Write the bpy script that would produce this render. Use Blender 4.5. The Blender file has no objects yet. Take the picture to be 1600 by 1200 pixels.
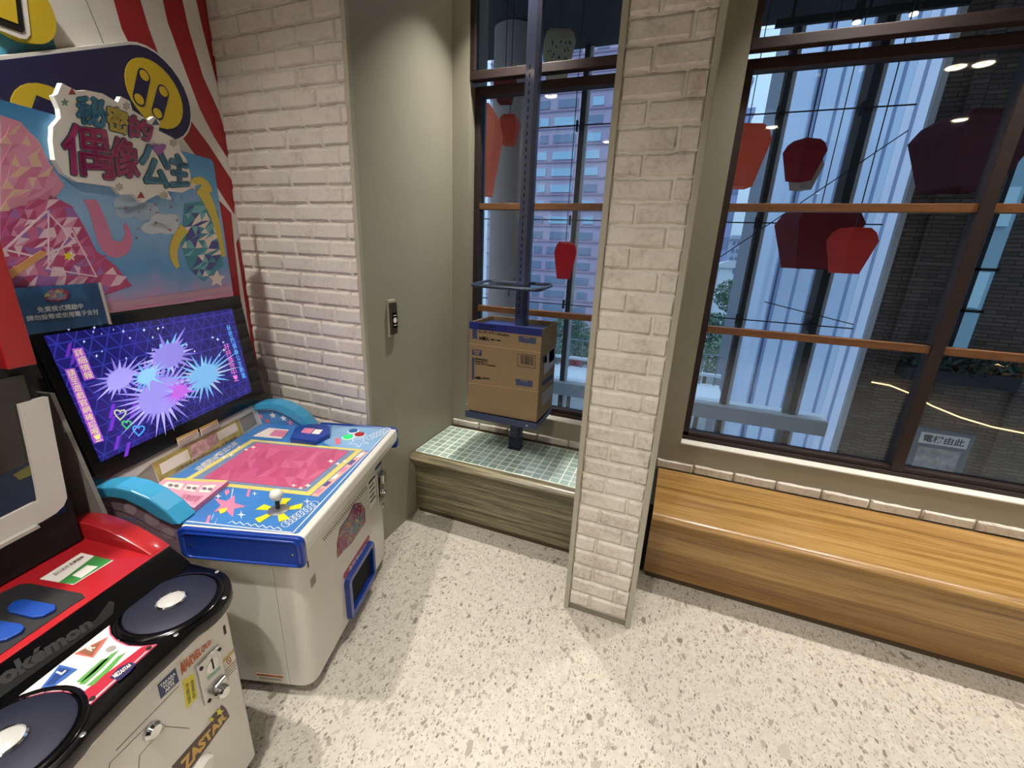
import bpy, bmesh, math, random
from mathutils import Vector, Matrix

sc = bpy.context.scene
COL = sc.collection
random.seed(7)

# ------------------------------------------------------------------ camera
F_PX, CAM = 660.3, Vector((0, 0, 1.5))
_R = Matrix(((0.9301, 0.3651, 0.0414), (0.1450, -0.2612, -0.9543), (-0.3376, 0.8936, -0.2958)))
_f = Vector(_R[2]).normalized()
_r = (Vector(_R[0]) - _f * Vector(_R[0]).dot(_f)).normalized()
_d = _f.cross(_r).normalized()                      # image 'down'
cam_data = bpy.data.cameras.new('camera')
cam_data.sensor_fit = 'HORIZONTAL'
cam_data.sensor_width = 36.0
cam_data.lens = F_PX * 36.0 / 1600.0
cam_data.clip_start, cam_data.clip_end = 0.02, 600
cam = bpy.data.objects.new('camera', cam_data)
cam.matrix_world = Matrix(((_r.x, -_d.x, -_f.x, CAM.x), (_r.y, -_d.y, -_f.y, CAM.y),
                           (_r.z, -_d.z, -_f.z, CAM.z), (0, 0, 0, 1)))
COL.objects.link(cam)
sc.camera = cam

# ------------------------------------------------------------------ world: overcast sky (CIE overcast gradient)
world = bpy.data.worlds.new('overcast_sky')
sc.world = world
world.use_nodes = True
wn, wl = world.node_tree.nodes, world.node_tree.links
wn.clear()
w_out = wn.new('ShaderNodeOutputWorld'); w_bg = wn.new('ShaderNodeBackground')
w_tc = wn.new('ShaderNodeTexCoord'); w_sep = wn.new('ShaderNodeSeparateXYZ')
w_map = wn.new('ShaderNodeMapRange')
w_map.inputs['From Min'].default_value = 0.0; w_map.inputs['From Max'].default_value = 1.0
w_map.inputs['To Min'].default_value = 0.98; w_map.inputs['To Max'].default_value = 2.9
w_bg.inputs['Color'].default_value = (0.49, 0.65, 0.85, 1)
wl.new(w_tc.outputs['Generated'], w_sep.inputs[0]); wl.new(w_sep.outputs['Z'], w_map.inputs['Value'])
wl.new(w_map.outputs[0], w_bg.inputs['Strength']); wl.new(w_bg.outputs[0], w_out.inputs['Surface'])

# ------------------------------------------------------------------ lamps (ceiling downlights) and exposure
CEIL = 3.0
LAMPS = [  # x, y, watts, where
    (-1.45, 0.25, 27, 'above the purple screened game machine'), (-0.45, -0.25, 29, 'right above the photographer'),
    (1.70, 0.10, 12, 'left one of the close pair'), (1.85, 0.12, 12, 'right one of the close pair'),
    (0.70, -1.30, 24, 'behind the photographer on the right'), (-1.20, -1.60, 18, 'behind the photographer on the left'),
    (2.40, -1.40, 14, 'far behind at the right'), (3.30, 0.60, 14, 'near the far right wall'),
    (-0.87, 2.10, 13, 'over the tiled bench'), (0.55, 2.08, 9, 'over the near end of the oak bench'),
    (1.45, 2.08, 9.5, 'over the middle of the oak bench'), (2.40, 2.08, 9, 'over the far end of the oak bench')]
LAMP_COL = (1.0, 0.945, 0.87)
for (lx, ly, lp, lw_) in LAMPS:
    ld = bpy.data.lights.new('downlight_beam', 'AREA')
    ld.shape = 'DISK'; ld.size = 0.07; ld.energy = lp * 0.84; ld.color = LAMP_COL; ld.spread = math.radians(82 if ly > 1.5 else 122)
    lo = bpy.data.objects.new('downlight_beam', ld)
    lo.location = (lx, ly, CEIL - 0.006)
    COL.objects.link(lo)
vs = sc.view_settings
vs.view_transform = 'Standard'; vs.look = 'None'; vs.gamma = 1.0; vs.exposure = 0.0
vs.use_curve_mapping = False
sc.cycles.max_bounces = 7; sc.cycles.diffuse_bounces = 3; sc.cycles.glossy_bounces = 3; sc.cycles.transparent_max_bounces = 10

# ------------------------------------------------------------------ helpers: photo measurement -> place
def ray(x, y):
    return _r * ((x - 800) / F_PX) + _d * ((y - 600) / F_PX) + _f
def ony(x, y, Y):
    d = ray(x, y); return CAM + d * ((Y - CAM.y) / d.y)
def depth_of(p):
    return (Vector(p) - CAM).dot(_f)

def lin(c):
    if isinstance(c, str):
        c = tuple(int(c[i:i + 2], 16) for i in (0, 2, 4))
    def g(v):
        v /= 255.0
        return v / 12.92 if v <= 0.04045 else ((v + 0.055) / 1.055) ** 2.4
    return (g(c[0]), g(c[1]), g(c[2]), 1)

# ------------------------------------------------------------------ materials
MATS = {}
def mat(name, c=None, rough=0.5, metal=0.0, emit=0.0, coat=0.0, spec=0.5, noise=0.0, nscale=40, bump=0.0, bscale=200):
    """plain procedural material: colour, slight tone variation and fine relief"""
    if name in MATS:
        return MATS[name]
    m = bpy.data.materials.new(name); m.use_nodes = True
    nt = m.node_tree; b = nt.nodes['Principled BSDF']
    col = lin(c)
    b.inputs['Base Color'].default_value = col
    b.inputs['Roughness'].default_value = rough
    b.inputs['Metallic'].default_value = metal
    b.inputs['Specular IOR Level'].default_value = spec
    b.inputs['Coat Weight'].default_value = coat
    b.inputs['Coat Roughness'].default_value = 0.08
    if emit:
        b.inputs['Emission Color'].default_value = col
        b.inputs['Emission Strength'].default_value = emit
    tc = None
    if noise or bump:
        tc = nt.nodes.new('ShaderNodeTexCoord')
    if noise:
        n = nt.nodes.new('ShaderNodeTexNoise'); n.inputs['Scale'].default_value = nscale; n.inputs['Detail'].default_value = 5
        nt.links.new(tc.outputs['Object'], n.inputs['Vector'])
        r = nt.nodes.new('ShaderNodeValToRGB')
        lo = tuple(v * (1 - noise) for v in col[:3]) + (1,)
        hi = tuple(min(1, v * (1 + noise)) for v in col[:3]) + (1,)
        r.color_ramp.elements[0].position = 0.3; r.color_ramp.elements[0].color = lo
        r.color_ramp.elements[1].position = 0.7; r.color_ramp.elements[1].color = hi
        nt.links.new(n.outputs['Fac'], r.inputs['Fac']); nt.links.new(r.outputs['Color'], b.inputs['Base Color'])
    if bump:
        n = nt.nodes.new('ShaderNodeTexNoise'); n.inputs['Scale'].default_value = bscale; n.inputs['Detail'].default_value = 4
        nt.links.new(tc.outputs['Object'], n.inputs['Vector'])
        bp = nt.nodes.new('ShaderNodeBump'); bp.inputs['Strength'].default_value = bump; bp.inputs['Distance'].default_value = 0.004
        nt.links.new(n.outputs['Fac'], bp.inputs['Height']); nt.links.new(bp.outputs['Normal'], b.inputs['Normal'])
    MATS[name] = m
    return m

def nodes_mat(name):
    m = bpy.data.materials.new(name); m.use_nodes = True
    MATS[name] = m
    return m, m.node_tree, m.node_tree.nodes['Principled BSDF']

def ramp(nt, stops, interp='LINEAR'):
    r = nt.nodes.new('ShaderNodeValToRGB'); cr = r.color_ramp; cr.interpolation = interp
    while len(cr.elements) < len(stops): cr.elements.new(0.5)
    for e, (p, c) in zip(cr.elements, stops):
        e.position = p; e.color = c if len(c) == 4 else tuple(c) + (1,)
    return r

def terrazzo():
    m, nt, b = nodes_mat('terrazzo')
    N, L = nt.nodes.new, nt.links.new
    tc = N('ShaderNodeTexCoord')
    warp = N('ShaderNodeTexNoise'); warp.inputs['Scale'].default_value = 22; warp.inputs['Detail'].default_value = 2
    L(tc.outputs['Object'], warp.inputs['Vector'])
    mx = N('ShaderNodeMix'); mx.data_type = 'VECTOR'; mx.inputs['Factor'].default_value = 0.006
    L(tc.outputs['Object'], mx.inputs[4]); L(warp.outputs['Color'], mx.inputs[5])
    prev = None
    base = N('ShaderNodeTexNoise'); base.inputs['Scale'].default_value = 35; base.inputs['Detail'].default_value = 6
    L(tc.outputs['Object'], base.inputs['Vector'])
    br = ramp(nt, [(0.3, lin('bab4a7')), (0.7, lin('cbc5b9'))]); L(base.outputs['Fac'], br.inputs['Fac'])
    prev = br.outputs['Color']
    for sc_, thr, keep, rot in ((230, 0.06, 0.26, 0.3), (122, 0.08, 0.20, 1.1), (62, 0.10, 0.07, 2.0), (35, 0.11, 0.018, 0.7)):
        mp = N('ShaderNodeMapping'); mp.inputs['Rotation'].default_value = (0, 0, rot); mp.inputs['Scale'].default_value = (1.0, 0.62, 1.0)
        L(mx.outputs[1], mp.inputs['Vector'])
        v = N('ShaderNodeTexVoronoi'); v.inputs['Scale'].default_value = sc_; v.voronoi_dimensions = '2D'
        e = N('ShaderNodeTexVoronoi'); e.inputs['Scale'].default_value = sc_; e.feature = 'DISTANCE_TO_EDGE'; e.voronoi_dimensions = '2D'
        L(mp.outputs[0], v.inputs['Vector']); L(mp.outputs[0], e.inputs['Vector'])
        sep = N('ShaderNodeSeparateColor'); L(v.outputs['Color'], sep.inputs[0])
        lt = N('ShaderNodeMath'); lt.operation = 'LESS_THAN'; lt.inputs[1].default_value = keep; L(sep.outputs[0], lt.inputs[0])
        d = N('ShaderNodeMath'); d.operation = 'GREATER_THAN'; d.inputs[1].default_value = thr; L(e.outputs['Distance'], d.inputs[0])
        mm = N('ShaderNodeMath'); mm.operation = 'MULTIPLY'; L(lt.outputs[0], mm.inputs[0]); L(d.outputs[0], mm.inputs[1])
        cr = ramp(nt, [(0.0, lin('7a7267')), (0.16, lin('9a9184')), (0.40, lin('b0a798')), (0.7, lin('c2bbad')), (0.9, lin('cdc6b9')), (1.0, lin('6e675d'))])
        L(sep.outputs[2], cr.inputs['Fac'])
        mc = N('ShaderNodeMix'); mc.data_type = 'RGBA'
        L(mm.outputs[0], mc.inputs[0]); L(prev, mc.inputs[6]); L(cr.outputs['Color'], mc.inputs[7])
        prev = mc.outputs[2]
    L(prev, b.inputs['Base Color'])
    b.inputs['Roughness'].default_value = 0.38
    return m

def wood(name, stops, axis='X', scale=(1.2, 34, 34), rough=0.32, coat=0.3, ring=3.0):
    m, nt, b = nodes_mat(name)
    N, L = nt.nodes.new, nt.links.new
    tc = N('ShaderNodeTexCoord'); mp = N('ShaderNodeMapping'); mp.inputs['Scale'].default_value = scale
    L(tc.outputs['Object'], mp.inputs['Vector'])
    n1 = N('ShaderNodeTexNoise'); n1.inputs['Scale'].default_value = 1.0; n1.inputs['Detail'].default_value = 7; n1.inputs['Roughness'].default_value = 0.62
    L(mp.outputs[0], n1.inputs['Vector'])
    mp2 = N('ShaderNodeMapping'); mp2.inputs['Scale'].default_value = tuple(s * 4.5 for s in scale)
    L(tc.outputs['Object'], mp2.inputs['Vector'])
    n2 = N('ShaderNodeTexNoise'); n2.inputs['Scale'].default_value = 1.0; n2.inputs['Detail'].default_value = 4
    L(mp2.outputs[0], n2.inputs['Vector'])
    mx = N('ShaderNodeMath'); mx.operation = 'MULTIPLY_ADD'; mx.inputs[1].default_value = 0.45
    L(n2.outputs['Fac'], mx.inputs[0])
    sb = N('ShaderNodeMath'); sb.operation = 'MULTIPLY_ADD'; sb.inputs[1].default_value = 0.8; sb.inputs[2].default_value = -0.1
    L(n1.outputs['Fac'], sb.inputs[0]); L(sb.outputs[0], mx.inputs[2])
    r = ramp(nt, stops); L(mx.outputs[0], r.inputs['Fac']); L(r.outputs['Color'], b.inputs['Base Color'])
    bp = N('ShaderNodeBump'); bp.inputs['Strength'].default_value = 0.12; bp.inputs['Distance'].default_value = 0.002
    L(mx.outputs[0], bp.inputs['Height']); L(bp.outputs['Normal'], b.inputs['Normal'])
    b.inputs['Roughness'].default_value = rough; b.inputs['Coat Weight'].default_value = coat; b.inputs['Coat Roughness'].default_value = 0.2
    return m

def painted_brick(name, stops, bump):
    m, nt, b = nodes_mat(name)
    N, L = nt.nodes.new, nt.links.new
    tc = N('ShaderNodeTexCoord'); geo = N('ShaderNodeNewGeometry')
    n1 = N('ShaderNodeTexNoise'); n1.inputs['Scale'].default_value = 55; n1.inputs['Detail'].default_value = 8; n1.inputs['Roughness'].default_value = 0.65
    n2 = N('ShaderNodeTexNoise'); n2.inputs['Scale'].default_value = 9; n2.inputs['Detail'].default_value = 3
    L(geo.outputs['Position'], n1.inputs['Vector']); L(geo.outputs['Position'], n2.inputs['Vector'])
    ad = N('ShaderNodeMath'); ad.operation = 'ADD'; L(n1.outputs['Fac'], ad.inputs[0]); L(n2.outputs['Fac'], ad.inputs[1])
    hf = N('ShaderNodeMath'); hf.operation = 'MULTIPLY'; hf.inputs[1].default_value = 0.5; L(ad.outputs[0], hf.inputs[0])
    r = ramp(nt, stops); L(hf.outputs[0], r.inputs['Fac'])
    L(r.outputs['Color'], b.inputs['Base Color'])
    bp = N('ShaderNodeBump'); bp.inputs['Strength'].default_value = bump; bp.inputs['Distance'].default_value = 0.006
    L(n1.outputs['Fac'], bp.inputs['Height']); L(bp.outputs['Normal'], b.inputs['Normal'])
    b.inputs['Roughness'].default_value = 0.6
    return m

def glass(name, tint=(0.93, 0.96, 0.97), refl=1.0):
    """clear pane: transmits straight through, mirrors by Fresnel"""
    m = bpy.data.materials.new(name); m.use_nodes = True; nt = m.node_tree; nt.nodes.clear()
    N, L = nt.nodes.new, nt.links.new
    out = N('ShaderNodeOutputMaterial'); t = N('ShaderNodeBsdfTransparent'); g = N('ShaderNodeBsdfGlossy')
    t.inputs['Color'].default_value = tint + (1,); g.inputs['Roughness'].default_value = 0.02
    fr = N('ShaderNodeFresnel'); fr.inputs['IOR'].default_value = 1.5
    ml = N('ShaderNodeMath'); ml.operation = 'MULTIPLY'; ml.inputs[1].default_value = refl; L(fr.outputs[0], ml.inputs[0])
    mx = N('ShaderNodeMixShader'); L(ml.outputs[0], mx.inputs[0]); L(t.outputs[0], mx.inputs[1]); L(g.outputs[0], mx.inputs[2])
    L(mx.outputs[0], out.inputs['Surface'])
    MATS[name] = m
    return m

def brick_facade(name):
    m, nt, b = nodes_mat(name)
    N, L = nt.nodes.new, nt.links.new
    tc = N('ShaderNodeTexCoord'); mp = N('ShaderNodeMapping'); mp.inputs['Rotation'].default_value = (math.radians(90), 0, 0)
    L(tc.outputs['Object'], mp.inputs['Vector'])
    br = N('ShaderNodeTexBrick'); br.inputs['Scale'].default_value = 1.0
    br.inputs['Brick Width'].default_value = 0.15; br.inputs['Row Height'].default_value = 0.032; br.inputs['Mortar Size'].default_value = 0.004
    br.inputs['Color1'].default_value = lin('74645c'); br.inputs['Color2'].default_value = lin('5a4d48'); br.inputs['Mortar'].default_value = lin('3a3432')
    L(mp.outputs[0], br.inputs['Vector']); L(br.outputs['Color'], b.inputs['Base Color'])
    bp = N('ShaderNodeBump'); bp.inputs['Strength'].default_value = 0.6; bp.inputs['Distance'].default_value = 0.01; bp.invert = True
    L(br.outputs['Fac'], bp.inputs['Height']); L(bp.outputs['Normal'], b.inputs['Normal'])
    b.inputs['Roughness'].default_value = 0.8
    return m

def lattice_screen():
    """game picture on the lit monitor: dark blue/violet triangle lattice"""
    m, nt, b = nodes_mat('lit_game_picture')
    N, L = nt.nodes.new, nt.links.new
    tc = N('ShaderNodeTexCoord'); sep = N('ShaderNodeSeparateXYZ'); L(tc.outputs['Object'], sep.inputs[0])
    acc = None
    for a in (0, 60, 120):
        mp = N('ShaderNodeMapping'); mp.inputs['Rotation'].default_value = (math.radians(a), 0, 0); L(tc.outputs['Object'], mp.inputs['Vector'])
        s2 = N('ShaderNodeSeparateXYZ'); L(mp.outputs[0], s2.inputs[0])
        k = N('ShaderNodeMath'); k.operation = 'MULTIPLY'; k.inputs[1].default_value = 24; L(s2.outputs['Z'], k.inputs[0])
        pp = N('ShaderNodeMath'); pp.operation = 'PINGPONG'; pp.inputs[1].default_value = 0.5; L(k.outputs[0], pp.inputs[0])
        lt = N('ShaderNodeMath'); lt.operation = 'LESS_THAN'; lt.inputs[1].default_value = 0.045; L(pp.outputs[0], lt.inputs[0])
        if acc is None: acc = lt
        else:
            mxx = N('ShaderNodeMath'); mxx.operation = 'MAXIMUM'; L(acc.outputs[0], mxx.inputs[0]); L(lt.outputs[0], mxx.inputs[1]); acc = mxx
    n = N('ShaderNodeTexNoise'); n.inputs['Scale'].default_value = 5; L(tc.outputs['Object'], n.inputs['Vector'])
    r = ramp(nt, [(0.25, lin('0e0e44')), (0.5, lin('1c1868')), (0.75, lin('32207e'))]); L(n.outputs['Fac'], r.inputs['Fac'])
    mc = N('ShaderNodeMix'); mc.data_type = 'RGBA'; L(acc.outputs[0], mc.inputs[0]); L(r.outputs['Color'], mc.inputs[6]); mc.inputs[7].default_value = lin('30349a')
    b.inputs['Base Color'].default_value = (0.01, 0.01, 0.02, 1); b.inputs['Roughness'].default_value = 0.15
    L(mc.outputs[2], b.inputs['Emission Color']); b.inputs['Emission Strength'].default_value = 1.0
    return m

def banner_sky():
    m, nt, b = nodes_mat('printed_sky')
    N, L = nt.nodes.new, nt.links.new
    tc = N('ShaderNodeTexCoord'); sep = N('ShaderNodeSeparateXYZ'); L(tc.outputs['Object'], sep.inputs[0])
    n = N('ShaderNodeTexNoise'); n.inputs['Scale'].default_value = 9; n.inputs['Detail'].default_value = 4; L(tc.outputs['Object'], n.inputs['Vector'])
    ad = N('ShaderNodeMath'); ad.operation = 'MULTIPLY_ADD'; ad.inputs[1].default_value = 0.12; L(n.outputs['Fac'], ad.inputs[0]); L(sep.outputs['Z'], ad.inputs[2])
    mr = N('ShaderNodeMapRange'); mr.inputs['From Min'].default_value = 1.33; mr.inputs['From Max'].default_value = 1.87; L(ad.outputs[0], mr.inputs['Value'])
    r = ramp(nt, [(0.0, lin('d98fb0')), (0.10, lin('9aa0cc')), (0.22, lin('5a9cd0')), (0.55, lin('8fb6dc')), (0.8, lin('5e9fce')), (1.0, lin('3f86bd'))])
    L(mr.outputs[0], r.inputs['Fac']); L(r.outputs['Color'], b.inputs['Base Color'])
    b.inputs['Roughness'].default_value = 0.35
    return m

M_FLOOR = terrazzo()
M_BRICK = painted_brick('white_painted_brick', [(0.30, lin('c0b6aa')), (0.46, lin('d4ccc2')), (0.70, lin('ded7ce'))], 0.5)
M_BRICK2 = painted_brick('rough_painted_brick', [(0.34, lin('b6ac9f')), (0.43, lin('cec5b8')), (0.52, lin('dad2c6')), (0.66, lin('e1dacf'))], 0.75)
M_MORTAR = painted_brick('painted_mortar', [(0.3, lin('d2cbbe')), (0.6, lin('e2dcd1'))], 0.4)
M_OAK = wood('honey_oak', [(0.36, lin('7d5829')), (0.47, lin('987139')), (0.57, lin('a88249')), (0.68, lin('b59157'))], scale=(0.9, 22, 22))
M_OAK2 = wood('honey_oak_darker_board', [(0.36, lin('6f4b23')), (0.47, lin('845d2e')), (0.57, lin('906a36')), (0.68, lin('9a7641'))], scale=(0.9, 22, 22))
M_OLIVE = wood('olive_brown_veneer', [(0.38, lin('403a29')), (0.46, lin('5c543d')), (0.54, lin('746c50')), (0.66, lin('928a6b'))], scale=(2.0, 62, 62), rough=0.38)
M_FRAME = wood('dark_brown_window_wood', [(0.25, lin('1a0e0b')), (0.5, lin('25140f')), (0.8, lin('331c15'))], scale=(6, 30, 30), rough=0.62, coat=0.0)
M_BAR = wood('brown_glazing_bar_wood', [(0.25, lin('5a3b24')), (0.5, lin('70492b')), (0.8, lin('855a36'))], scale=(6, 30, 30), rough=0.45, coat=0.05)
M_WALL = mat('grey_green_paint', '999584', 0.5, bump=0.05, bscale=350, noise=0.02, nscale=6)
M_SILL_LIT = mat('sill_paint', 'ebe8de', 0.4)  # wall paint made lighter, the lamplight on the sills put into its colour
M_TRIM = mat('grey_edge_trim', 'a9a493', 0.45, spec=0.4)
M_CEIL = mat('ceiling_paint', '403e3a', 0.8)
M_FARW = mat('dim_arcade_wall', '6b655d', 0.7)
M_MURAL = mat('white_mural_vinyl', 'e4e0d9', 0.45, bump=0.08, bscale=600)
M_RED = mat('red_mural_vinyl', 'a3222a', 0.45, bump=0.08, bscale=600)
M_TEAL = mat('teal_mural_vinyl', '3e86a0', 0.45)
M_NAVYS = mat('navy_sign_face', '24214a', 0.5, bump=0.05, bscale=500)
M_YEL = mat('yellow_sign_face', 'd3b52a', 0.5, bump=0.05, bscale=500)
M_WHITE = mat('white_plastic', 'ddd9d0', 0.35, coat=0.2)
M_CAB = mat('white_cabinet_paint', 'd6d2c8', 0.32, coat=0.3, noise=0.015, nscale=5)
M_BLACK = mat('black_plastic', '070708', 0.16, spec=0.45)
M_BLACKM = mat('matte_black', '0a0a0a', 0.7)
M_DARK = mat('dark_hole', '050505', 0.9)
M_NAVYM = mat('navy_steel', '3b4662', 0.4, metal=0.1, coat=0.2)
M_NAVYD = mat('dark_navy_steel', '1b2340', 0.45)
M_CHROME = mat('chrome', 'd5d5d5', 0.12, metal=1.0)
M_STEEL = mat('brushed_steel', 'bdbcb8', 0.28, metal=0.9)
M_BLUE = mat('royal_blue_plastic', '083590', 0.3, coat=0.4)
M_SKYB = mat('sky_blue_plastic', '3d9cc6', 0.28, coat=0.5)
M_REDP = mat('red_gloss_plastic', 'ae2027', 0.28, coat=0.5)
M_GLASS = glass('window_glass')
M_GLASS2 = glass('facade_glass', (0.90, 0.95, 0.98), 0.6)
M_INK = mat('black_ink', '15120f', 0.6)
M_PRW = mat('white_print', 'e9e5de', 0.5)

# ------------------------------------------------------------------ mesh builder
class MB:
    def __init__(s): s.v, s.f, s.mi = [], [], []
    def add(s, vs, fs, mi=0):
        o = len(s.v); s.v += [tuple(p) for p in vs]; s.f += [tuple(i + o for i in f) for f in fs]; s.mi += [mi] * len(fs); return s
    def box(s, x0, x1, y0, y1, z0, z1, mi=0):
        vs = [(x, y, z) for z in (z0, z1) for y in (y0, y1) for x in (x0, x1)]
        return s.add(vs, [(0, 2, 3, 1), (4, 5, 7, 6), (0, 1, 5, 4), (2, 6, 7, 3), (0, 4, 6, 2), (1, 3, 7, 5)], mi)
    def prism(s, a, b, mi=0):
        n = len(a)
        fs = [tuple(reversed(range(n))), tuple(range(n, 2 * n))] + [(i, (i + 1) % n, n + (i + 1) % n, n + i) for i in range(n)]
        return s.add(list(a) + list(b), fs, mi)
    def extrude(s, prof, axis, a, b, mi=0):
        """prof: 2-D points in the plane across axis ('x': (y,z), 'y': (x,z), 'z': (x,y))"""
        g = {'x': lambda p, t: (t, p[0], p[1]), 'y': lambda p, t: (p[0], t, p[1]), 'z': lambda p, t: (p[0], p[1], t)}[axis]
        return s.prism([g(p, a) for p in prof], [g(p, b) for p in prof], mi)
    def tube(s, pts, r, n=8, mi=0, closed=False):
        pts = [Vector(p) for p in pts]; rings = []
        up = Vector((0, 0, 1)); m = len(pts)
        for i, p in enumerate(pts):
            t = (pts[(i + 1) % m] - pts[i - 1]) if closed else (pts[min(i + 1, m - 1)] - pts[max(i - 1, 0)])
            t.normalize(); a = t.cross(up if abs(t.z) < 0.95 else Vector((1, 0, 0))).normalized(); b = t.cross(a)
            rr = r[i] if isinstance(r, (list, tuple)) else r
            rings.append([p + a * (rr * math.cos(2 * math.pi * k / n)) + b * (rr * math.sin(2 * math.pi * k / n)) for k in range(n)])
        vs = [q for g in rings for q in g]; fs = []
        for i in range(m if closed else m - 1):
            j = (i + 1) % m
            fs += [(i * n + k, i * n + (k + 1) % n, j * n + (k + 1) % n, j * n + k) for k in range(n)]
        if not closed: fs += [tuple(reversed(range(n))), tuple((m - 1) * n + k for k in range(n))]
        return s.add(vs, fs, mi)
    def lathe(s, c, prof, n=24, axis=(0, 0, 1), mi=0):
        c = Vector(c); ax = Vector(axis).normalized()
        a = ax.cross(Vector((0, 0, 1)) if abs(ax.z) < 0.9 else Vector((1, 0, 0))).normalized(); b = ax.cross(a)
        vs = [c + ax * h + (a * math.cos(2 * math.pi * k / n) + b * math.sin(2 * math.pi * k / n)) * r for (r, h) in prof for k in range(n)]
        m = len(prof); fs = []
        for i in range(m - 1):
            fs += [(i * n + k, i * n + (k + 1) % n, (i + 1) * n + (k + 1) % n, (i + 1) * n + k) for k in range(n)]
        fs += [tuple(reversed(range(n))), tuple((m - 1) * n + k for k in range(n))]
        return s.add(vs, fs, mi)
    def build(s, name, m, parent=None, smooth=False, bevel=0, seg=2, kind=None, label=None):
        me = bpy.data.meshes.new(name)
        me.from_pydata(s.v, [], s.f)
        bm = bmesh.new(); bm.from_mesh(me)
        for f, i in zip(bm.faces, s.mi): f.material_index = i
        if bevel:
            es = [e for e in bm.edges if len(e.link_faces) == 2 and e.calc_face_angle(0) > 0.5]
            bmesh.ops.bevel(bm, geom=es, offset=bevel, segments=seg, profile=0.5, affect='EDGES', clamp_overlap=True)
        bmesh.ops.recalc_face_normals(bm, faces=bm.faces)
        bm.to_mesh(me); bm.free()
        for x in (m if isinstance(m, (list, tuple)) else [m]): me.materials.append(x)
        if smooth:
            me.shade_smooth()
            try: me.set_sharp_from_angle(angle=math.radians(38))
            except Exception: pass
        o = bpy.data.objects.new(name, me); COL.objects.link(o)
        if parent: o.parent = parent
        if kind: o['kind'] = kind
        if label: o['label'] = label
        return o

def thing(name, label, cat, loc=(0, 0, 0), rz=0.0, group=None):
    o = bpy.data.objects.new(name, None); COL.objects.link(o)
    o.empty_display_size = 0.1
    o.location = loc; o.rotation_euler = (0, 0, rz); o['label'] = label; o['category'] = cat
    if group: o['group'] = group
    return o
def tag(o, label, cat, group=None):
    o['label'] = label; o['category'] = cat
    if group: o['group'] = group
    return o
def struct(o):
    o['kind'] = 'structure'; return o
def sempty(name, loc=(0, 0, 0), rz=0):
    o = bpy.data.objects.new(name, None); COL.objects.link(o); o.location = loc; o.rotation_euler = (0, 0, rz); o['kind'] = 'structure'; return o

# a flat surface of a thing: photo measurements land on it as local coordinates of that thing
class Face:
    def __init__(s, parent, p0, n):
        s.parent = parent; s.sub = None
        s.M = (Matrix.Translation(parent.location) @ parent.rotation_euler.to_matrix().to_4x4()) if parent else Matrix()
        s.I = s.M.inverted()
        s.p0 = s.M @ Vector(p0); s.n = (s.M.to_3x3() @ Vector(n)).normalized()
    def __call__(s, x, y, off=0.0):
        d = ray(x, y); t = (s.p0 - CAM).dot(s.n) / d.dot(s.n)
        return s.I @ (CAM + d * t + s.n * off)
    def decal(s, name, pts, m, off=0.001, th=0.0008, parent=None, label=None):
        a = [s(x, y, off - th) for x, y in pts]; b = [s(x, y, off) for x, y in pts]
        return MB().prism(a, b).build(name, m, parent or s.sub or s.parent, label=label)
    def multi(s, name, polys, m, off=0.001, th=0.0008, parent=None):
        mb = MB()
        for p in polys:
            if isinstance(m, (list, tuple)): mi, p = p
            else: mi = 0
            mb.prism([s(x, y, off - th) for x, y in p], [s(x, y, off) for x, y in p], mi)
        return mb.build(name, m, parent or s.sub or s.parent)
    def patch(s, name, poly, step, m, seed, off=0.0012, jit=0.2):
        b = s.decal(name, poly, m[0], off, 0.0006)
        o = s.multi(name + '_facets', mosaic(poly, step, len(m), random.Random(seed), jit), m, off=off + 0.0004, th=0.0003)
        o['kind'] = 'stuff'
        return b
    def line(s, name, pts, w, m, off=0.001, parent=None, closed=False):
        mb = MB(); P = [s(x, y, off) for x, y in pts]
        nl = (s.I.to_3x3() @ s.n).normalized()
        mb2 = MB(); n = len(P)
        for i in range(n if closed else n - 1):
            a, b = P[i], P[(i + 1) % n]; t = (b - a).normalized(); q = t.cross(nl) * (w / 2); t = t * (w / 2)
            A = [a - t - q, b + t - q, b + t + q, a - t + q]
            mb2.prism([v - nl * 0.0006 for v in A], A)
        return mb2.build(name, m, parent or s.sub or s.parent)
    def text(s, name, body, quad, m, off=0.0015, th=0.0006, bold=0.0, parent=None, vertical=False, label=None, space=1.0, halo=0.0):
        """quad: four photo points TL, TR, BR, BL the lettering fills"""
        q = [s(x, y, off) for x, y in quad]; nl = (s.I.to_3x3() @ s.n).normalized()
        if not vertical:
            parts = [(body, q)]
        else:
            k = len(body); parts = []
            for i, ch in enumerate(body):
                g0, g1 = (i + 0.04) / k, (i + 0.96) / k
                L0, L1 = q[0].lerp(q[3], g0), q[0].lerp(q[3], g1); R0, R1 = q[1].lerp(q[2], g0), q[1].lerp(q[2], g1)
                parts.append((ch, [L0, R0, R1, L1]))
        mb = MB()
        if halo:
            ext = []
            for k in range(10):
                dx, dy = halo * math.cos(2 * math.pi * k / 10), halo * math.sin(2 * math.pi * k / 10)
                ext.append((body, [s(x + dx, y + dy, off - 0.0001 * (k % 3)) for x, y in quad]))
            parts = parts + ext if not vertical else parts
        for bd, qq in parts:
            vs, fs = glyphs(bd, bold, space)
            if not fs: continue
            xs = [v[0] for v in vs]; ys = [v[1] for v in vs]
            x0, x1, y0, y1 = min(xs), max(xs), min(ys), max(ys)
            out = []
            for x, y in vs:
                a = (x - x0) / (x1 - x0 + 1e-9); b = (y1 - y) / (y1 - y0 + 1e-9)
                out.append(qq[0].lerp(qq[1], a).lerp(qq[3].lerp(qq[2], a), b))
            mb.add([p for p in out], fs)
        return mb.build(name, m, parent or s.sub or s.parent, label=label)

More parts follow.
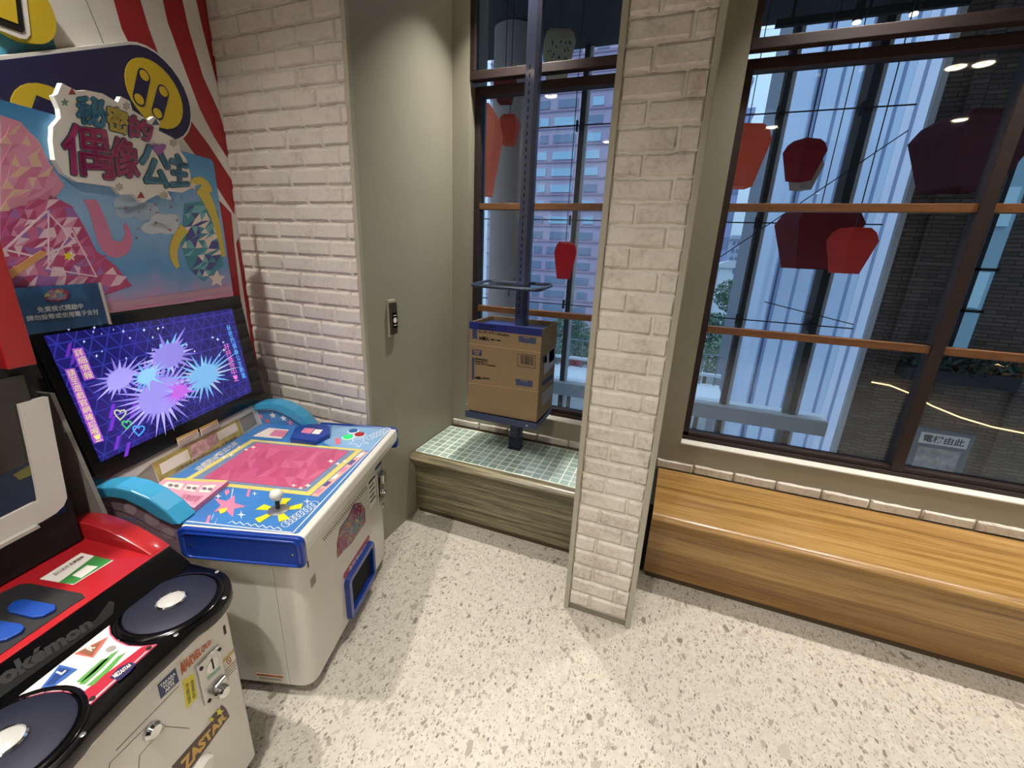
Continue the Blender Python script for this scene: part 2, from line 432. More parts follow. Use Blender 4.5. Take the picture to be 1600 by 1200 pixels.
_glyph = {}
def glyphs(body, bold=0.0, space=1.0):
    key = (body, bold, space)
    if key in _glyph: return _glyph[key]
    c = bpy.data.curves.new('lettering', 'FONT'); c.body = body; c.resolution_u = 2; c.offset = bold; c.space_line = 0.95 * space
    c.align_x = 'CENTER'
    o = bpy.data.objects.new('lettering', c); COL.objects.link(o)
    bpy.context.view_layer.update()
    me = o.to_mesh()
    r = ([(v.co.x, v.co.y) for v in me.vertices], [tuple(p.vertices) for p in me.polygons])
    o.to_mesh_clear(); bpy.data.objects.remove(o); bpy.data.curves.remove(c)
    _glyph[key] = r
    return r

def ell(cx, cy, rx, ry, n=24, rot=0.0):
    c, s_ = math.cos(rot), math.sin(rot)
    return [(cx + rx * math.cos(2 * math.pi * k / n) * c - ry * math.sin(2 * math.pi * k / n) * s_,
             cy + rx * math.cos(2 * math.pi * k / n) * s_ + ry * math.sin(2 * math.pi * k / n) * c) for k in range(n)]
def star(cx, cy, r, k=5, inner=0.45, rot=-math.pi / 2, sx=1, sy=1):
    return [(cx + sx * (r if i % 2 == 0 else r * inner) * math.cos(rot + math.pi * i / k), cy + sy * (r if i % 2 == 0 else r * inner) * math.sin(rot + math.pi * i / k)) for i in range(2 * k)]
def inside(p, poly):
    x, y = p; c = False; n = len(poly)
    for i in range(n):
        (x1, y1), (x2, y2) = poly[i], poly[i - 1]
        if (y1 > y) != (y2 > y) and x < (x2 - x1) * (y - y1) / (y2 - y1) + x1: c = not c
    return c
def mosaic(poly, step, ncol, rng, jit=0.35):
    """crystal pattern of jittered triangles filling a photo outline -> [(colour index, triangle)]"""
    xs = [p[0] for p in poly]; ys = [p[1] for p in poly]; nx = int((max(xs) - min(xs)) / step) + 2; ny = int((max(ys) - min(ys)) / step) + 2
    g = {(i, j): (min(xs) + (i + (j % 2) * 0.5 - 0.5) * step + rng.uniform(-jit, jit) * step, min(ys) + (j - 0.3) * step + rng.uniform(-jit, jit) * step) for i in range(nx + 1) for j in range(ny + 1)}
    out = []
    for i in range(nx):
        for j in range(ny):
            for t in (((i, j), (i + 1, j), (i, j + 1)), ((i + 1, j), (i + 1, j + 1), (i, j + 1))):
                T = [g[k] for k in t]; c = (sum(p[0] for p in T) / 3, sum(p[1] for p in T) / 3)
                if inside(c, poly) and all(inside((c[0] * 0.4 + p[0] * 0.6, c[1] * 0.4 + p[1] * 0.6), poly) for p in T): out.append((rng.randrange(ncol), T))
    return out
def rrect(x0, x1, y0, y1, r, n=4):
    pts = []
    for cx, cy, a0 in ((x1 - r, y1 - r, 0), (x0 + r, y1 - r, 90), (x0 + r, y0 + r, 180), (x1 - r, y0 + r, 270)):
        pts += [(cx + r * math.cos(math.radians(a0 + 90 * k / n)), cy + r * math.sin(math.radians(a0 + 90 * k / n))) for k in range(n + 1)]
    return pts

# ================================================================== THE ROOM
XP, YB, YW = -1.28, 1.51, 2.30            # recess panel, brick plane, window wall
SILL_Z, YF = 0.552, 2.37                   # window sill height, window frame plane

struct(MB().box(-3.2, 4.4, -3.8, 2.30, -0.08, 0).build('floor', M_FLOOR))
struct(MB().box(-3.2, 4.4, -3.8, 2.62, CEIL, CEIL + 0.1).build('ceiling', M_CEIL))
struct(MB().box(4.2, 4.4, -3.8, 2.62, 0, CEIL).build('wall_right', M_FARW))
struct(MB().box(-3.2, 4.2, -3.9, -3.7, 0, CEIL).build('wall_rear', M_FARW))

# --- brick pieces: a handful of worn-edge bricks shared by every course
def brick_mesh(seed, m):
    rng = random.Random(seed); nx, nz = 7, 4
    vs, fs = [], []
    for j in range(nz):
        for i in range(nx):
            a, b = i / (nx - 1), j / (nz - 1)
            edge = i in (0, nx - 1) or j in (0, nz - 1)
            if i == 1: a = 0.04
            if i == nx - 2: a = 0.96
            if j == 1: b = 0.14
            if j == nz - 2: b = 0.86
            wob = 0.06 if j in (0, nz - 1) else 0
            vs.append((a - 0.5 + (rng.uniform(-.008, .008) if edge else 0), (0.55 if edge else 0.0) + rng.uniform(-.08, .08), b - 0.5 + rng.uniform(-wob, wob)))
    for j in range(nz - 1):
        for i in range(nx - 1): fs.append((j * nx + i, j * nx + i + 1, (j + 1) * nx + i + 1, (j + 1) * nx + i))
    ring = [i for i in range(nx)] + [j * nx + nx - 1 for j in range(1, nz)] + [(nz - 1) * nx + i for i in range(nx - 2, -1, -1)] + [j * nx for j in range(nz - 2, 0, -1)]
    o = len(vs); vs += [(vs[k][0], 1.4, vs[k][2]) for k in ring]; n = len(ring)
    fs += [(ring[(k + 1) % n], ring[k], o + k, o + (k + 1) % n) for k in range(n)]
    me = bpy.data.meshes.new('brick'); me.from_pydata(vs, [], fs); me.materials.append(m); me.shade_smooth()
    try: me.set_sharp_from_angle(angle=math.radians(60))
    except Exception: pass
    return me
BRICKS = [brick_mesh(100 + k, M_BRICK) for k in range(9)]
BRICKS2 = [brick_mesh(200 + k, M_BRICK2) for k in range(9)]
def brick(parent, x0, x1, z0, z1, y, depth=0.014, kinds=None):
    o = bpy.data.objects.new('brick', random.choice(kinds or BRICKS)); COL.objects.link(o); o.parent = parent
    fx = random.choice((1, -1))
    o.location = ((x0 + x1) / 2, y + random.uniform(-0.001, 0.001), (z0 + z1) / 2); o.scale = ((x1 - x0) * 1.0, depth, (z1 - z0))
    o.rotation_euler = (0, random.uniform(-0.006, 0.006), 0)
    return o

# --- brick wall beside the mural
wb = struct(MB().box(-2.06, XP - 0.004, YB + 0.0008, YB + 0.12, 0, CEIL).build('wall_back', M_BRICK))
PIT, BL = 0.0715, 0.197
k = 0; z = 0.006
zphase = 1.306 - PIT * int(1.306 / PIT)
z = zphase - PIT
while z < CEIL - 0.005:
    off = 0.0 if k % 2 else BL / 2
    off += random.uniform(-0.012, 0.012)
    x = -1.6337 + off - BL * 3
    while x < XP:
        a, b = max(x + 0.004, -1.986), min(x + BL - 0.004, XP - 0.018)
        if b - a > 0.02: brick(wb, a, b, max(z, 0) + 0.004, min(z + PIT, CEIL) - 0.004, YB - 0.008)
        x += BL
    z += PIT; k += 1
struct(MB().box(XP - 0.016, XP + 0.004, YB - 0.012, YB + 0.01, 0, CEIL).build('trim_1', M_TRIM, bevel=0.002))

# --- recess: painted side panel and window wall
struct(MB().box(XP - 0.1, XP, YB + 0.01, YW, 0, CEIL).build('wall_recess_left', M_WALL))
W1 = (-1.18, -0.262); W2 = (0.125, 2.62)
ww = MB()
ww.box(XP - 0.1, W1[0], YW, YW + 0.22, 0, CEIL)
ww.box(W1[0], W1[1], YW, YW + 0.22, 0, SILL_Z)
ww.box(W1[1], W2[0], YW, YW + 0.22, 0, CEIL)
ww.box(W2[0], W2[1], YW, YW + 0.22, 0, SILL_Z)
ww.box(W2[1], 4.2, YW, YW + 0.22, 0, CEIL)
wall_win = struct(ww.build('wall_window', M_WALL))
struct(MB().box(W1[0], W1[1], YW - 0.004, YF + 0.05, SILL_Z, SILL_Z + 0.006).build('trim_2', M_SILL_LIT))
struct(MB().box(W2[0], W2[1], YW - 0.004, YF + 0.05, SILL_Z, SILL_Z + 0.006).build('trim_3', M_SILL_LIT))
# course of bricks left showing above the benches
x = XP + 0.002
while x < -0.29:
    b = min(x + BL, -0.28); brick(wall_win, x + 0.004, b - 0.004, 0.400, 0.443, YW - 0.012, 0.014, kinds=BRICKS2); x += BL
x = 0.012
while x < 2.75:
    brick(wall_win, x + 0.004, x + BL - 0.004, 0.391, 0.441, YW - 0.012, 0.014, kinds=BRICKS2); x += BL

# --- brick-faced pillar
PX0, PX1, PY = -0.278, 0.010, 1.52
pil = struct(MB().box(PX0 + 0.004, PX1 - 0.004, PY + 0.008, YW, 0, CEIL).build('wall_pillar', M_WALL))
MB().box(PX0 + 0.02, PX1 - 0.02, PY + 0.0008, PY + 0.009, 0.026, CEIL).build('mortar_bed', M_MORTAR, pil)
MB().box(PX0 + 0.018, PX1 - 0.018, PY + 0.0, PY + 0.009, 0.0, 0.027).build('base_strip', mat('grey_base_strip', '7d7869', 0.5), pil)
for a, b in ((PX0, PX0 + 0.021), (PX1 - 0.021, PX1)):
    t = MB().box(a, b, PY - 0.012, PY + 0.02, 0, CEIL).build('trim_4' if a == PX0 else 'trim_5', M_TRIM, bevel=0.0025); struct(t)
z = 0.03; k = 0
ix0, ix1 = PX0 + 0.022, PX1 - 0.022
while z < CEIL - 0.01:
    s_ = ix0 + (ix1 - ix0) * ((0.36 if k % 2 == 0 else 0.775) + random.uniform(-.02, .02))
    z1 = min(z + PIT, CEIL)
    brick(pil, ix0, s_ - 0.004, z + 0.004, z1 - 0.004, PY - 0.007, kinds=BRICKS2)
    brick(pil, s_ + 0.004, ix1, z + 0.004, z1 - 0.004, PY - 0.007, kinds=BRICKS2)
    z += PIT; k += 1

# --- mural wall (runs at a slight angle behind the machines)
A12 = math.radians(12)
wl_o = sempty('wall_left', (-1.99, YB, 0), A12)
# local axes: +x into the room, -y towards the camera
MB().box(-0.1, 0, -5.2, 0.02, 0, CEIL).build('mural_panel', M_MURAL, wl_o)
MUR = Face(wl_o, (0, 0, 0), (1, 0, 0))
def mural(name, pts, m, off=0.0012): return MUR.decal(name, pts, m, off, 0.001)
mural('red_stripe', [(172, -20), (190, 45), (215, 95), (250, 160), (285, 215), (308, 246), (333, 283), (366, 335), (366, 288), (325, 225), (295, 185), (272, 140), (247, 85), (232, 45), (213, -20)], M_RED)
mural('red_stripe', [(250, -20), (262, 35), (283, 93), (312, 170), (335, 215), (358, 251), (355, 220), (342, 175), (317, 120), (295, 47), (280, -20)], M_RED)
mural('red_stripe', [(302, -20), (316, 43), (332, 105), (341, 138), (334, 80), (325, 30), (319, -20)], M_RED)
mural('red_stripe', [(330, 300), (361, 333), (366, 385), (376, 470), (384, 560), (340, 560), (330, 420)], M_RED)
mural('red_stripe', [(369, 380), (378, 440), (390, 520), (398, 585), (404, 590), (393, 500), (381, 420), (372, 372)], M_RED)
mural('teal_shape', [(20, -30), (70, 20), (80, 50), (88, 79), (0, 92), (-60, 92), (-60, -30)], M_TEAL, 0.001)
mural('panel_seam', [(125, -20), (126, -20), (162, 68), (161, 68)], mat('seam_shadow', '8f8a82', 0.7), 0.0014)  # thin grey line for the joint between mural panels

# ================================================================== WINDOWS
def window(name, x0, x1, mulls):
    w = sempty(name, (0, 0, 0))
    y0, y1 = YF, YF + 0.06
    fw = 0.034
    MB().box(x0, x0 + fw, y0, y1, SILL_Z, 2.30).build('stile', M_FRAME, w, bevel=0.003)
    MB().box(x1 - fw, x1, y0, y1, SILL_Z, 2.30).build('stile', M_FRAME, w, bevel=0.003)
    MB().box(x0, x1, y0, y1, SILL_Z + 0.004, 0.600).build('bottom_rail', M_FRAME, w, bevel=0.003)
    MB().box(x0, x1, y0 - 0.012, y0, SILL_Z + 0.004, 0.578).build('sill_bead', M_FRAME, w, bevel=0.003)
    xs = [x0 + fw] + [m for m in mulls] + [x1 - fw]
    for mx in mulls: MB().box(mx, mx + 0.046, y0 - 0.008, y1, SILL_Z + 0.03, CEIL).build('mullion', M_FRAME, w, bevel=0.003)
    edges = []
    for i in range(len(xs) - 1):
        a = xs[i] + (0.046 if i else 0); edges.append((a, xs[i + 1]))
    zs = [(0.600, 1.151), (1.185, 1.732), (1.766, 2.300)]
    for a, b in edges:
        for zb0, zb1 in ((1.151, 1.185), (1.732, 1.766)): MB().box(a, b, y0 + 0.004, y1 - 0.012, zb0, zb1).build('glazing_bar', M_BAR, w, bevel=0.002)
        for za, zb in zs: MB().box(a - 0.003, b + 0.003, y0 + 0.036, y0 + 0.041, za - 0.003, zb + 0.003).build('pane', M_GLASS, w)
    # upper light, set forward and flush with the wall
    MB().box(x0, x1, y0 - 0.0, y1, 2.298, 2.342).build('transom', M_FRAME, w, bevel=0.003)
    MB().box(x0, x1, YW + 0.004, YW + 0.05, 2.350, 2.392).build('upper_rail', M_FRAME, w, bevel=0.003)
    MB().box(x0, x0 + 0.03, YW + 0.004, YW + 0.05, 2.392, CEIL).build('upper_stile', M_FRAME, w, bevel=0.003)
    MB().box(x1 - 0.03, x1, YW + 0.004, YW + 0.05, 2.392, CEIL).build('upper_stile', M_FRAME, w, bevel=0.003)
    MB().box(x0 + 0.03, x1 - 0.03, YW + 0.026, YW + 0.031, 2.39, CEIL).build('pane', M_GLASS, w)
    return w
window('window_1', W1[0], W1[1], [])
window('window_2', W2[0], W2[1], [1.062, 1.98])

# ================================================================== BENCHES
NOSE = [(1.838, 0.0), (1.818, -0.004), (1.804, -0.014), (1.799, -0.024), (1.803, -0.034), (1.815, -0.046), (1.834, -0.068), (1.850, -0.095), (1.860, -0.13), (1.865, -0.18)]
def bench(name, label, x0, x1, ztop, m_top, m_low, split):
    b = thing(name, label, 'bench', (0, 0, 0))
    prof = [(2.284, ztop)] + [(y, ztop + dz) for y, dz in NOSE]
    if split:
        seat = [(2.284, ztop - 0.03), (2.284, ztop)] + [(y, ztop + dz) for y, dz in NOSE[:7]] + [(1.865, ztop - 0.068), (1.865, ztop - 0.03)]
        MB().extrude(seat, 'x', x0, x1).build('seat_board', m_top, b, smooth=True)
        up = [(y, ztop + dz) for y, dz in NOSE[6:]] + [(1.866, 0.165), (1.90, 0.165), (1.90, ztop - 0.068)]
        MB().extrude(up, 'x', x0, x1).build('upper_front_board', m_top, b, smooth=True)
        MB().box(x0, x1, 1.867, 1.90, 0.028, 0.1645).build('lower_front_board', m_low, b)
    else:
        MB().extrude(prof + [(1.866, 0.028), (2.284, 0.028)], 'x', x0, x1).build('bench_body', m_top, b, smooth=True)
    MB().box(x0 + 0.01, x1, 1.872, 2.25, 0.0, 0.028).build('toe_kick', mat('dark_toe_kick', '4a3a26', 0.7), b)
    return b
tb = bench('tiled_bench', 'olive brown wooden window bench topped with small mint green tiles', XP + 0.003, PX0 + 0.003, 0.398, M_OLIVE, M_OLIVE, False)
MB().box(XP + 0.006, PX0, 1.853, 2.262, 0.396, 0.4006).build('grout_bed', mat('pale_grout', 'e2e8dc', 0.7), tb)
TP = 0.0496
tiles = []
for k, c in enumerate(('a3b9ad', '9bb2a5', 'adc1b4', '94aca0')):
    me_o = MB().box(-0.0219, 0.0219, -0.0219, 0.0219, 0, 0.004).build('tile', mat('mint_tile_%d' % k, c, 0.16, coat=0.5), tb, bevel=0.0016, seg=1)
    tiles.append(me_o.data); bpy.data.objects.remove(me_o)
for i in range(20):
    for j in range(8):
        cx = XP + 0.008 + TP * (i + 0.5); cy = 1.857 + TP * (j + 0.5)
        if cx + 0.0226 > PX0: continue
        o = bpy.data.objects.new('tile', random.choice(tiles)); COL.objects.link(o); o.parent = tb; o.location = (cx, cy, 0.3976)
        o.rotation_euler = (random.uniform(-.004, .004), random.uniform(-.004, .004), 0)
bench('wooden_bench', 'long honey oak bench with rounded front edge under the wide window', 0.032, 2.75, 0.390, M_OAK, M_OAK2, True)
tag(MB().box(0.012, 0.0315, 1.90, 2.29, 0.0, 0.38).build('shadow_gap_strip', M_BLACKM), 'black filler strip between brick pillar and oak bench', 'strip')  # black box painted in for the shade of the open gap

# downlight fixtures (housing ring and lit disc) above each lamp
for i, (lx, ly, lp, lw_) in enumerate(LAMPS):
    d = thing('ceiling_downlight', 'recessed ceiling downlight ' + lw_, 'light', (lx, ly, CEIL), 0, 'recessed ceiling downlights')
    MB().tube([(0.071 * math.cos(2 * math.pi * k / 24), 0.071 * math.sin(2 * math.pi * k / 24), -0.011) for k in range(24)], 0.0105, 8, closed=True).build('trim_ring', M_WHITE, d, smooth=True)
    MB().tube([(0.0485 * math.cos(2 * math.pi * k / 24), 0.0485 * math.sin(2 * math.pi * k / 24), -0.012) for k in range(24)], 0.011, 10, closed=True).build('diffuser', mat('lit_diffuser', 'fff0d8', 0.5, emit=25.0), d)

# switch on the recess panel
sw = thing('door_release_switch', 'small steel exit button plate on the grey recess panel', 'switch', (XP, 0, 0))
SW = Face(sw, (0, 0, 0), (1, 0, 0))
qa = SW(602, 473); qb = SW(618, 520)
ymid, z0_, z1_ = (qa.y + qb.y) / 2, qb.z, qa.z
MB().box(0.0, 0.012, ymid - 0.026, ymid + 0.026, z0_ - 0.012, z1_ + 0.012).build('back_plate', mat('pale_plate', 'b9b6a4', 0.5), sw, bevel=0.002)
MB().box(0.0121, 0.022, ymid - 0.026, ymid + 0.026, z0_, z1_).build('face_plate', mat('bronze_steel', '6d6552', 0.3, metal=0.8), sw, bevel=0.003)
zm = (z0_ + z1_) / 2 - 0.004
MB().box(0.0221, 0.0235, ymid - 0.014, ymid + 0.020, zm - 0.04, zm + 0.032).build('label_panel', M_BLACK, sw)
MB().lathe((0.0236, ymid + 0.003, zm - 0.004), [(0.013, 0), (0.013, 0.001), (0.010, 0.001), (0.010, 0.0005)], 20, (1, 0, 0)).build('button_ring', M_PRW, sw)
MB().box(0.0236, 0.024, ymid - 0.008, ymid + 0.014, zm + 0.017, zm + 0.021).build('lettering_bar', M_PRW, sw)
MB().box(0.0236, 0.024, ymid - 0.008, ymid + 0.014, zm - 0.030, zm - 0.026).build('lettering_bar', M_PRW, sw)

# ================================================================== DISPLAY POST WITH CARTON
dp = thing('display_post', 'navy steel slotted display post standing on the tiled bench', 'display stand', (-0.768, 2.138, 0.404))
MB().box(-0.0335, 0.0335, -0.02, 0.02, 0.0, CEIL - 0.404).build('upright', M_NAVYM, dp, bevel=0.004)
MB().box(-0.040, 0.036, -0.030, 0.026, 0.0, 0.008).build('foot_plate', M_NAVYD, dp, bevel=0.002)
MB().box(-0.037, 0.037, -0.0235, 0.022, 0.008, 0.07).build('foot_sleeve', M_NAVYD, dp, bevel=0.003)
MB().box(0.012, 0.0335, -0.0215, -0.0201, 0.07, CEIL - 0.404).build('side_flange', M_NAVYD, dp)
slot = None
for k in range(34):
    zz = 0.80 + k * 0.0335
    if slot is None:
        slot = MB().box(-0.015, -0.009, -0.0206, -0.0199, -0.009, 0.009).build('slot', M_DARK, dp); slot.location = (0, 0, zz)
    else:
        o = slot.copy(); COL.objects.link(o); o.parent = dp; o.location = (0, 0, zz)
# carton shelf
zb = 0.655 - 0.404
MB().box(-0.232, 0.182, -0.198, 0.10, zb - 0.022, zb).build('shelf_plate', M_NAVYM, dp, bevel=0.003)
MB().box(-0.232, 0.182, -0.2, -0.1981, zb - 0.026, zb + 0.012).build('shelf_lip', M_NAVYM, dp)
MB().lathe((0.128, -0.2002, zb - 0.008), [(0.006, 0), (0.006, 0.003), (0.003, 0.004)], 12, (0, -1, 0)).build('screw_head', M_CHROME, dp)
MB().box(-0.205, 0.155, -0.17, 0.075, 0.718, 0.726).build('inner_shelf', mat('navy_inner_shelf', '1d2b66', 0.5), dp)
# loop tray above the carton
tr = []
for (a, b) in rrect(-0.216, 0.148, -0.185, 0.04, 0.03, 4): tr.append((a, b, 0.933 + (b + 0.185) * 0.05))
MB().tube(tr, 0.009, 8, closed=True).build('tray_rim', mat('grey_blue_tray_rim', '2e3648', 0.35, metal=0.4), dp, smooth=True)
MB().prism([(p[0], p[1], p[2] - 0.003) for p in tr], [(p[0], p[1], p[2] + 0.002) for p in tr]).build('glass_tray', M_GLASS, dp)
MB().box(-0.012, 0.012, -0.03, 0.0, 0.915, 0.94).build('tray_bracket', M_NAVYD, dp)

M_CARD = mat('brown_cardboard', '8b7556', 0.75, noise=0.06, nscale=14, bump=0.08, bscale=90)
M_CARDE = mat('cardboard_edge', 'b39469', 0.8)
M_TAPE = mat('clear_tape', '8f7d66', 0.4, coat=0.15)
cb = thing('cardboard_carton', 'open brown cardboard carton with blue tape rim on the display post', 'box', (-0.789, 1.95, 0.668))
cw, cd, ch, tk = 0.196, 0.287, 0.484, 0.006
cfw = MB().box(-cw, cw, 0, tk, 0, ch).build('front_wall', M_CARD, cb, bevel=0.0015)
MB().box(cw - tk, cw, tk, cd, 0.0, ch).build('side_wall', M_CARD, cb, bevel=0.0015)
MB().box(-cw, -cw + tk, tk, cd, 0.0, ch).build('side_wall', M_CARD, cb, bevel=0.0015)
MB().box(-cw + tk, cw - tk, cd - tk, cd, 0.0, ch).build('rear_wall', M_CARD, cb, bevel=0.0015)
MB().prism([(-cw - 0.001, 0.004, -0.004), (-cw - 0.001, 0.05, -0.004), (-cw - 0.001, 0.05, 0.09), (-cw - 0.001, 0.004, 0.12)],
           [(-cw - 0.012, 0.002, -0.004), (-cw - 0.004, 0.05, -0.004), (-cw - 0.003, 0.05, 0.09), (-cw - 0.003, 0.004, 0.12)]).build('corner_flap', M_CARD, cb)
M_BTAPE = mat('blue_tape', '14246e', 0.35, coat=0.3)
MB().box(-cw - 0.001, cw + 0.001, -0.0012, -0.0002, ch - 0.034, ch + 0.001).build('tape_band', M_BTAPE, cb)
MB().box(-cw - 0.0013, -cw - 0.0003, 0, cd, ch - 0.034, ch + 0.001).build('tape_band', M_BTAPE, cb)
MB().box(-cw, cw, -0.0012, tk + 0.001, ch + 0.0005, ch + 0.0015).build('tape_fold', M_BTAPE, cb)
CF = Face(cb, (0, 0, 0), (0, -1, 0))
M_CNAVY = mat('carton_navy_print', '2b3a5c', 0.7)
M_CSLIP = mat('carton_label_print', '3a4464', 0.6)
s = 160 / 768.0
def cp(x, y): return (720 + x * s, 470 + y * s)
def cq(x0, y0, x1, y1, sl=0.17): return [cp(x0, y0), cp(x1, y0 + (x1 - x0) * sl * 0.75), cp(x1, y1 + (x1 - x0) * sl * 0.75), cp(x0, y1)]
CF.decal('print_bar', cq(88, 172, 122, 282), M_CNAVY, parent=cfw)
CF.decal('print_bar', cq(84, 424, 101, 588), M_CNAVY, parent=cfw)
CF.text('lettering', 'BEYBLADE X', cq(136, 176, 270, 190), M_INK, parent=cfw, halo=0.22)
CF.text('lettering', 'CX-02スターター', cq(136, 196, 262, 214), M_INK, parent=cfw, halo=0.22)
CF.text('lettering', 'ウィザードアークR4-55LO', cq(136, 222, 362, 240), M_INK, parent=cfw, halo=0.22)
CF.text('lettering', '24個入', cq(136, 262, 214, 292), M_INK, bold=0.015, parent=cfw, halo=0.22)
CF.text('lettering', '(6個入×4箱)', cq(222, 284, 298, 296), M_INK, parent=cfw, halo=0.22)
CF.decal('flap_seam', cq(52, 316, 604, 321), M_CARDE, parent=cfw)
CF.decal('flap_seam', cq(52, 612, 598, 616), M_CARDE, parent=cfw)
CF.decal('maker_label', cq(84, 362, 158, 404), M_CNAVY, parent=cfw)
CF.text('maker_lettering', 'TAKARA\nTOMY', cq(94, 368, 148, 398), M_CARDE, off=0.0016, bold=0.02, parent=cfw)
CF.text('lettering', 'BEYBLADE X', cq(108, 428, 206, 440), M_INK, parent=cfw, halo=0.22)
CF.text('lettering', 'CX-02 スターター', cq(108, 446, 206, 458), M_INK, parent=cfw, halo=0.22)
CF.text('lettering', 'ウィザードアーク R4-55LO', cq(108, 464, 262, 476), M_INK, parent=cfw, halo=0.22)
CF.text('lettering', '24個入', cq(106, 564, 160, 584), M_INK, bold=0.015, parent=cfw, halo=0.22)
CF.text('lettering', '(6個入×4箱)', cq(166, 574, 214, 584), M_INK, parent=cfw, halo=0.22)
CF.decal('slip_label', cq(434, 262, 564, 308), M_CSLIP, parent=cfw)
CF.decal('slip_label', cq(412, 584, 538, 632), M_CSLIP, parent=cfw)
CF.text('slip_lettering', '割れ物注意', cq(474, 268, 520, 282), M_CARDE, off=0.0016, parent=cfw)
CF.text('slip_lettering', '割れ物注意', cq(452, 590, 500, 604), M_CARDE, off=0.0016, parent=cfw)
bc = cq(426, 396, 558, 490)
CF.line('barcode_frame', bc, 0.0022, M_INK, off=0.0013, parent=cfw, closed=True)
mb = MB(); rng = random.Random(3); xx = 448
while xx < 540:
    wd = rng.choice((2, 3, 5)); q_ = [cp(xx, 404 + (xx - 426) * .13), cp(xx + wd, 404 + (xx + wd - 426) * .13), cp(xx + wd, 470 + (xx + wd - 426) * .13), cp(xx, 470 + (xx - 426) * .13)]
    mb.prism([CF(*p, 0.0004) for p in q_], [CF(*p, 0.0013) for p in q_]); xx += wd + rng.choice((3, 4, 6))
mb.build('barcode', M_INK, cfw)
CR_ = Face(cb, (cw, 0, 0), (1, 0, 0))
CR_.decal('tape_patch', [cp(628, 420), cp(712, 330), cp(704, 470), cp(622, 560)], M_TAPE, parent=cb)
CR_.decal('side_print', [cp(614, 420), cp(644, 408), cp(644, 458), cp(614, 472)], M_CNAVY, parent=cb)
CR_.decal('side_print', [cp(662, 385), cp(700, 350), cp(698, 440), cp(660, 470)], M_CNAVY, parent=cb)
CR_.decal('side_print', [cp(612, 610), cp(690, 545), cp(690, 575), cp(612, 640)], M_CNAVY, parent=cb)
CR_.decal('tape_patch', [cp(608, 700), cp(688, 620), cp(684, 700), cp(606, 800)], M_TAPE, parent=cb)

# ================================================================== OUTSIDE THE WINDOWS
M_CONC = mat('terrace_concrete', '8e8f92', 0.8, noise=0.05, nscale=3)
M_ALU = mat('white_aluminium', 'c9ccd0', 0.4)
M_POST = mat('dark_steel_post', '202327', 0.5)
M_PLATE = mat('grey_steel_plate', '666c74', 0.5)
M_SOFF = mat('dark_soffit', '2a2d31', 0.8)
tag(MB().box(-4.5, 7.5, 2.55, 5.05, 3.535, 3.75).build('canopy_roof', M_SOFF), 'dark canopy roof jutting out above the windows', 'canopy')
tag(MB().box(-4.5, 7.5, 2.56, 5.6, -1.25, -1.05).build('terrace_slab', M_CONC), 'grey concrete terrace floor below the windows', 'terrace')

lb = thing('glass_facade', 'outer glass facade with dark steel posts, thin cables and pale ledge', 'facade', (0, 5.0, 0))
def facade_post(X, w_, plates):
    p = MB().box(X - w_ / 2, X + w_ / 2, -0.02, 0.03, -1.05, 3.53).build('post', M_POST, lb)
    if plates: MB().box(X - w_ / 2 - plates, X - w_ / 2 - 0.002, 0.0, 0.03, -1.05, 3.53).build('flange_plate', M_PLATE, p)
    MB().box(X + w_ / 2 + 0.002, X + w_ / 2 + 0.035, 0.0, 0.03, -1.05, 3.53).build('cover_strip', M_ALU, p)  # white strip stands in for sky reflected beside the post
    for zc in (0.942, 1.88, 2.815): MB().box(X - w_ / 2 - 0.03, X - w_ / 2 - 0.012, -0.05, -0.001, zc - 0.05, zc + 0.05).build('cable_clamp', M_POST, p)
for X, w_, plt in ((-1.222, 0.050, 0), (0.632, 0.042, 0.022), (1.285, 0.056, 0.062), (-2.02, 0.05, 0)): facade_post(X, w_, plt)
for zc in (0.942, 1.88, 2.815): MB().tube([(-2.6, -0.04, zc), (1.60, -0.04, zc)], 0.0065, 6).build('cable', M_POST, lb)
MB().tube([(0.33, -0.1, 1.55), (1.60, -0.02, 2.63)], 0.005, 6).build('tension_rod', M_POST, lb)
MB().tube([(0.80, -0.1, 1.14), (1.60, -0.02, 0.98)], 0.005, 6).build('tension_rod', M_POST, lb)
beam = MB().box(-4.0, 1.60, -0.10, 0.14, -0.17, -0.02).build('ledge_beam', mat('pale_grey_steel', '9aa0a6', 0.5), lb, bevel=0.01)
MB().box(-4.0, 1.60, -0.08, 0.16, -0.02, -0.005).build('ledge_top', M_ALU, beam)
xs_ = [-4.0, -2.02, -1.222, 0.632, 1.285, 1.60]
for a, b in zip(xs_[:-1], xs_[1:]):
    MB().box(a + 0.05, b - 0.05, 0.02, 0.028, -0.005, 3.50).build('facade_pane', M_GLASS2, lb)
    MB().box(a + 0.05, b - 0.05, 0.02, 0.028, -1.0, -0.17).build('facade_pane', M_GLASS2, lb)

# round pale column behind the left window
col = thing('round_column', 'pale round concrete column behind the left window', 'column', (-1.82, 4.5, -1.05))
MB().lathe((0, 0, 0), [(0.2, 0), (0.2, 4.58)], 32).build('shaft', mat('pale_column_plaster', '968b85', 0.7, noise=0.04, nscale=3), col, smooth=True)
MB().lathe((0, 0, 0), [(0.22, 0), (0.22, 0.12), (0.205, 0.13)], 32).build('base_collar', M_PLATE, col, smooth=True)
# lamp hook on the column
MB().tube([(0.16 + 0.05 * math.cos(a), -0.19, 2.14 + 0.075 + 0.05 * math.sin(a)) for a in [math.pi * k / 8 for k in range(9)]] + [(0.11, -0.19, 2.10)], 0.006, 6).build('cable_hook', M_POST, col)

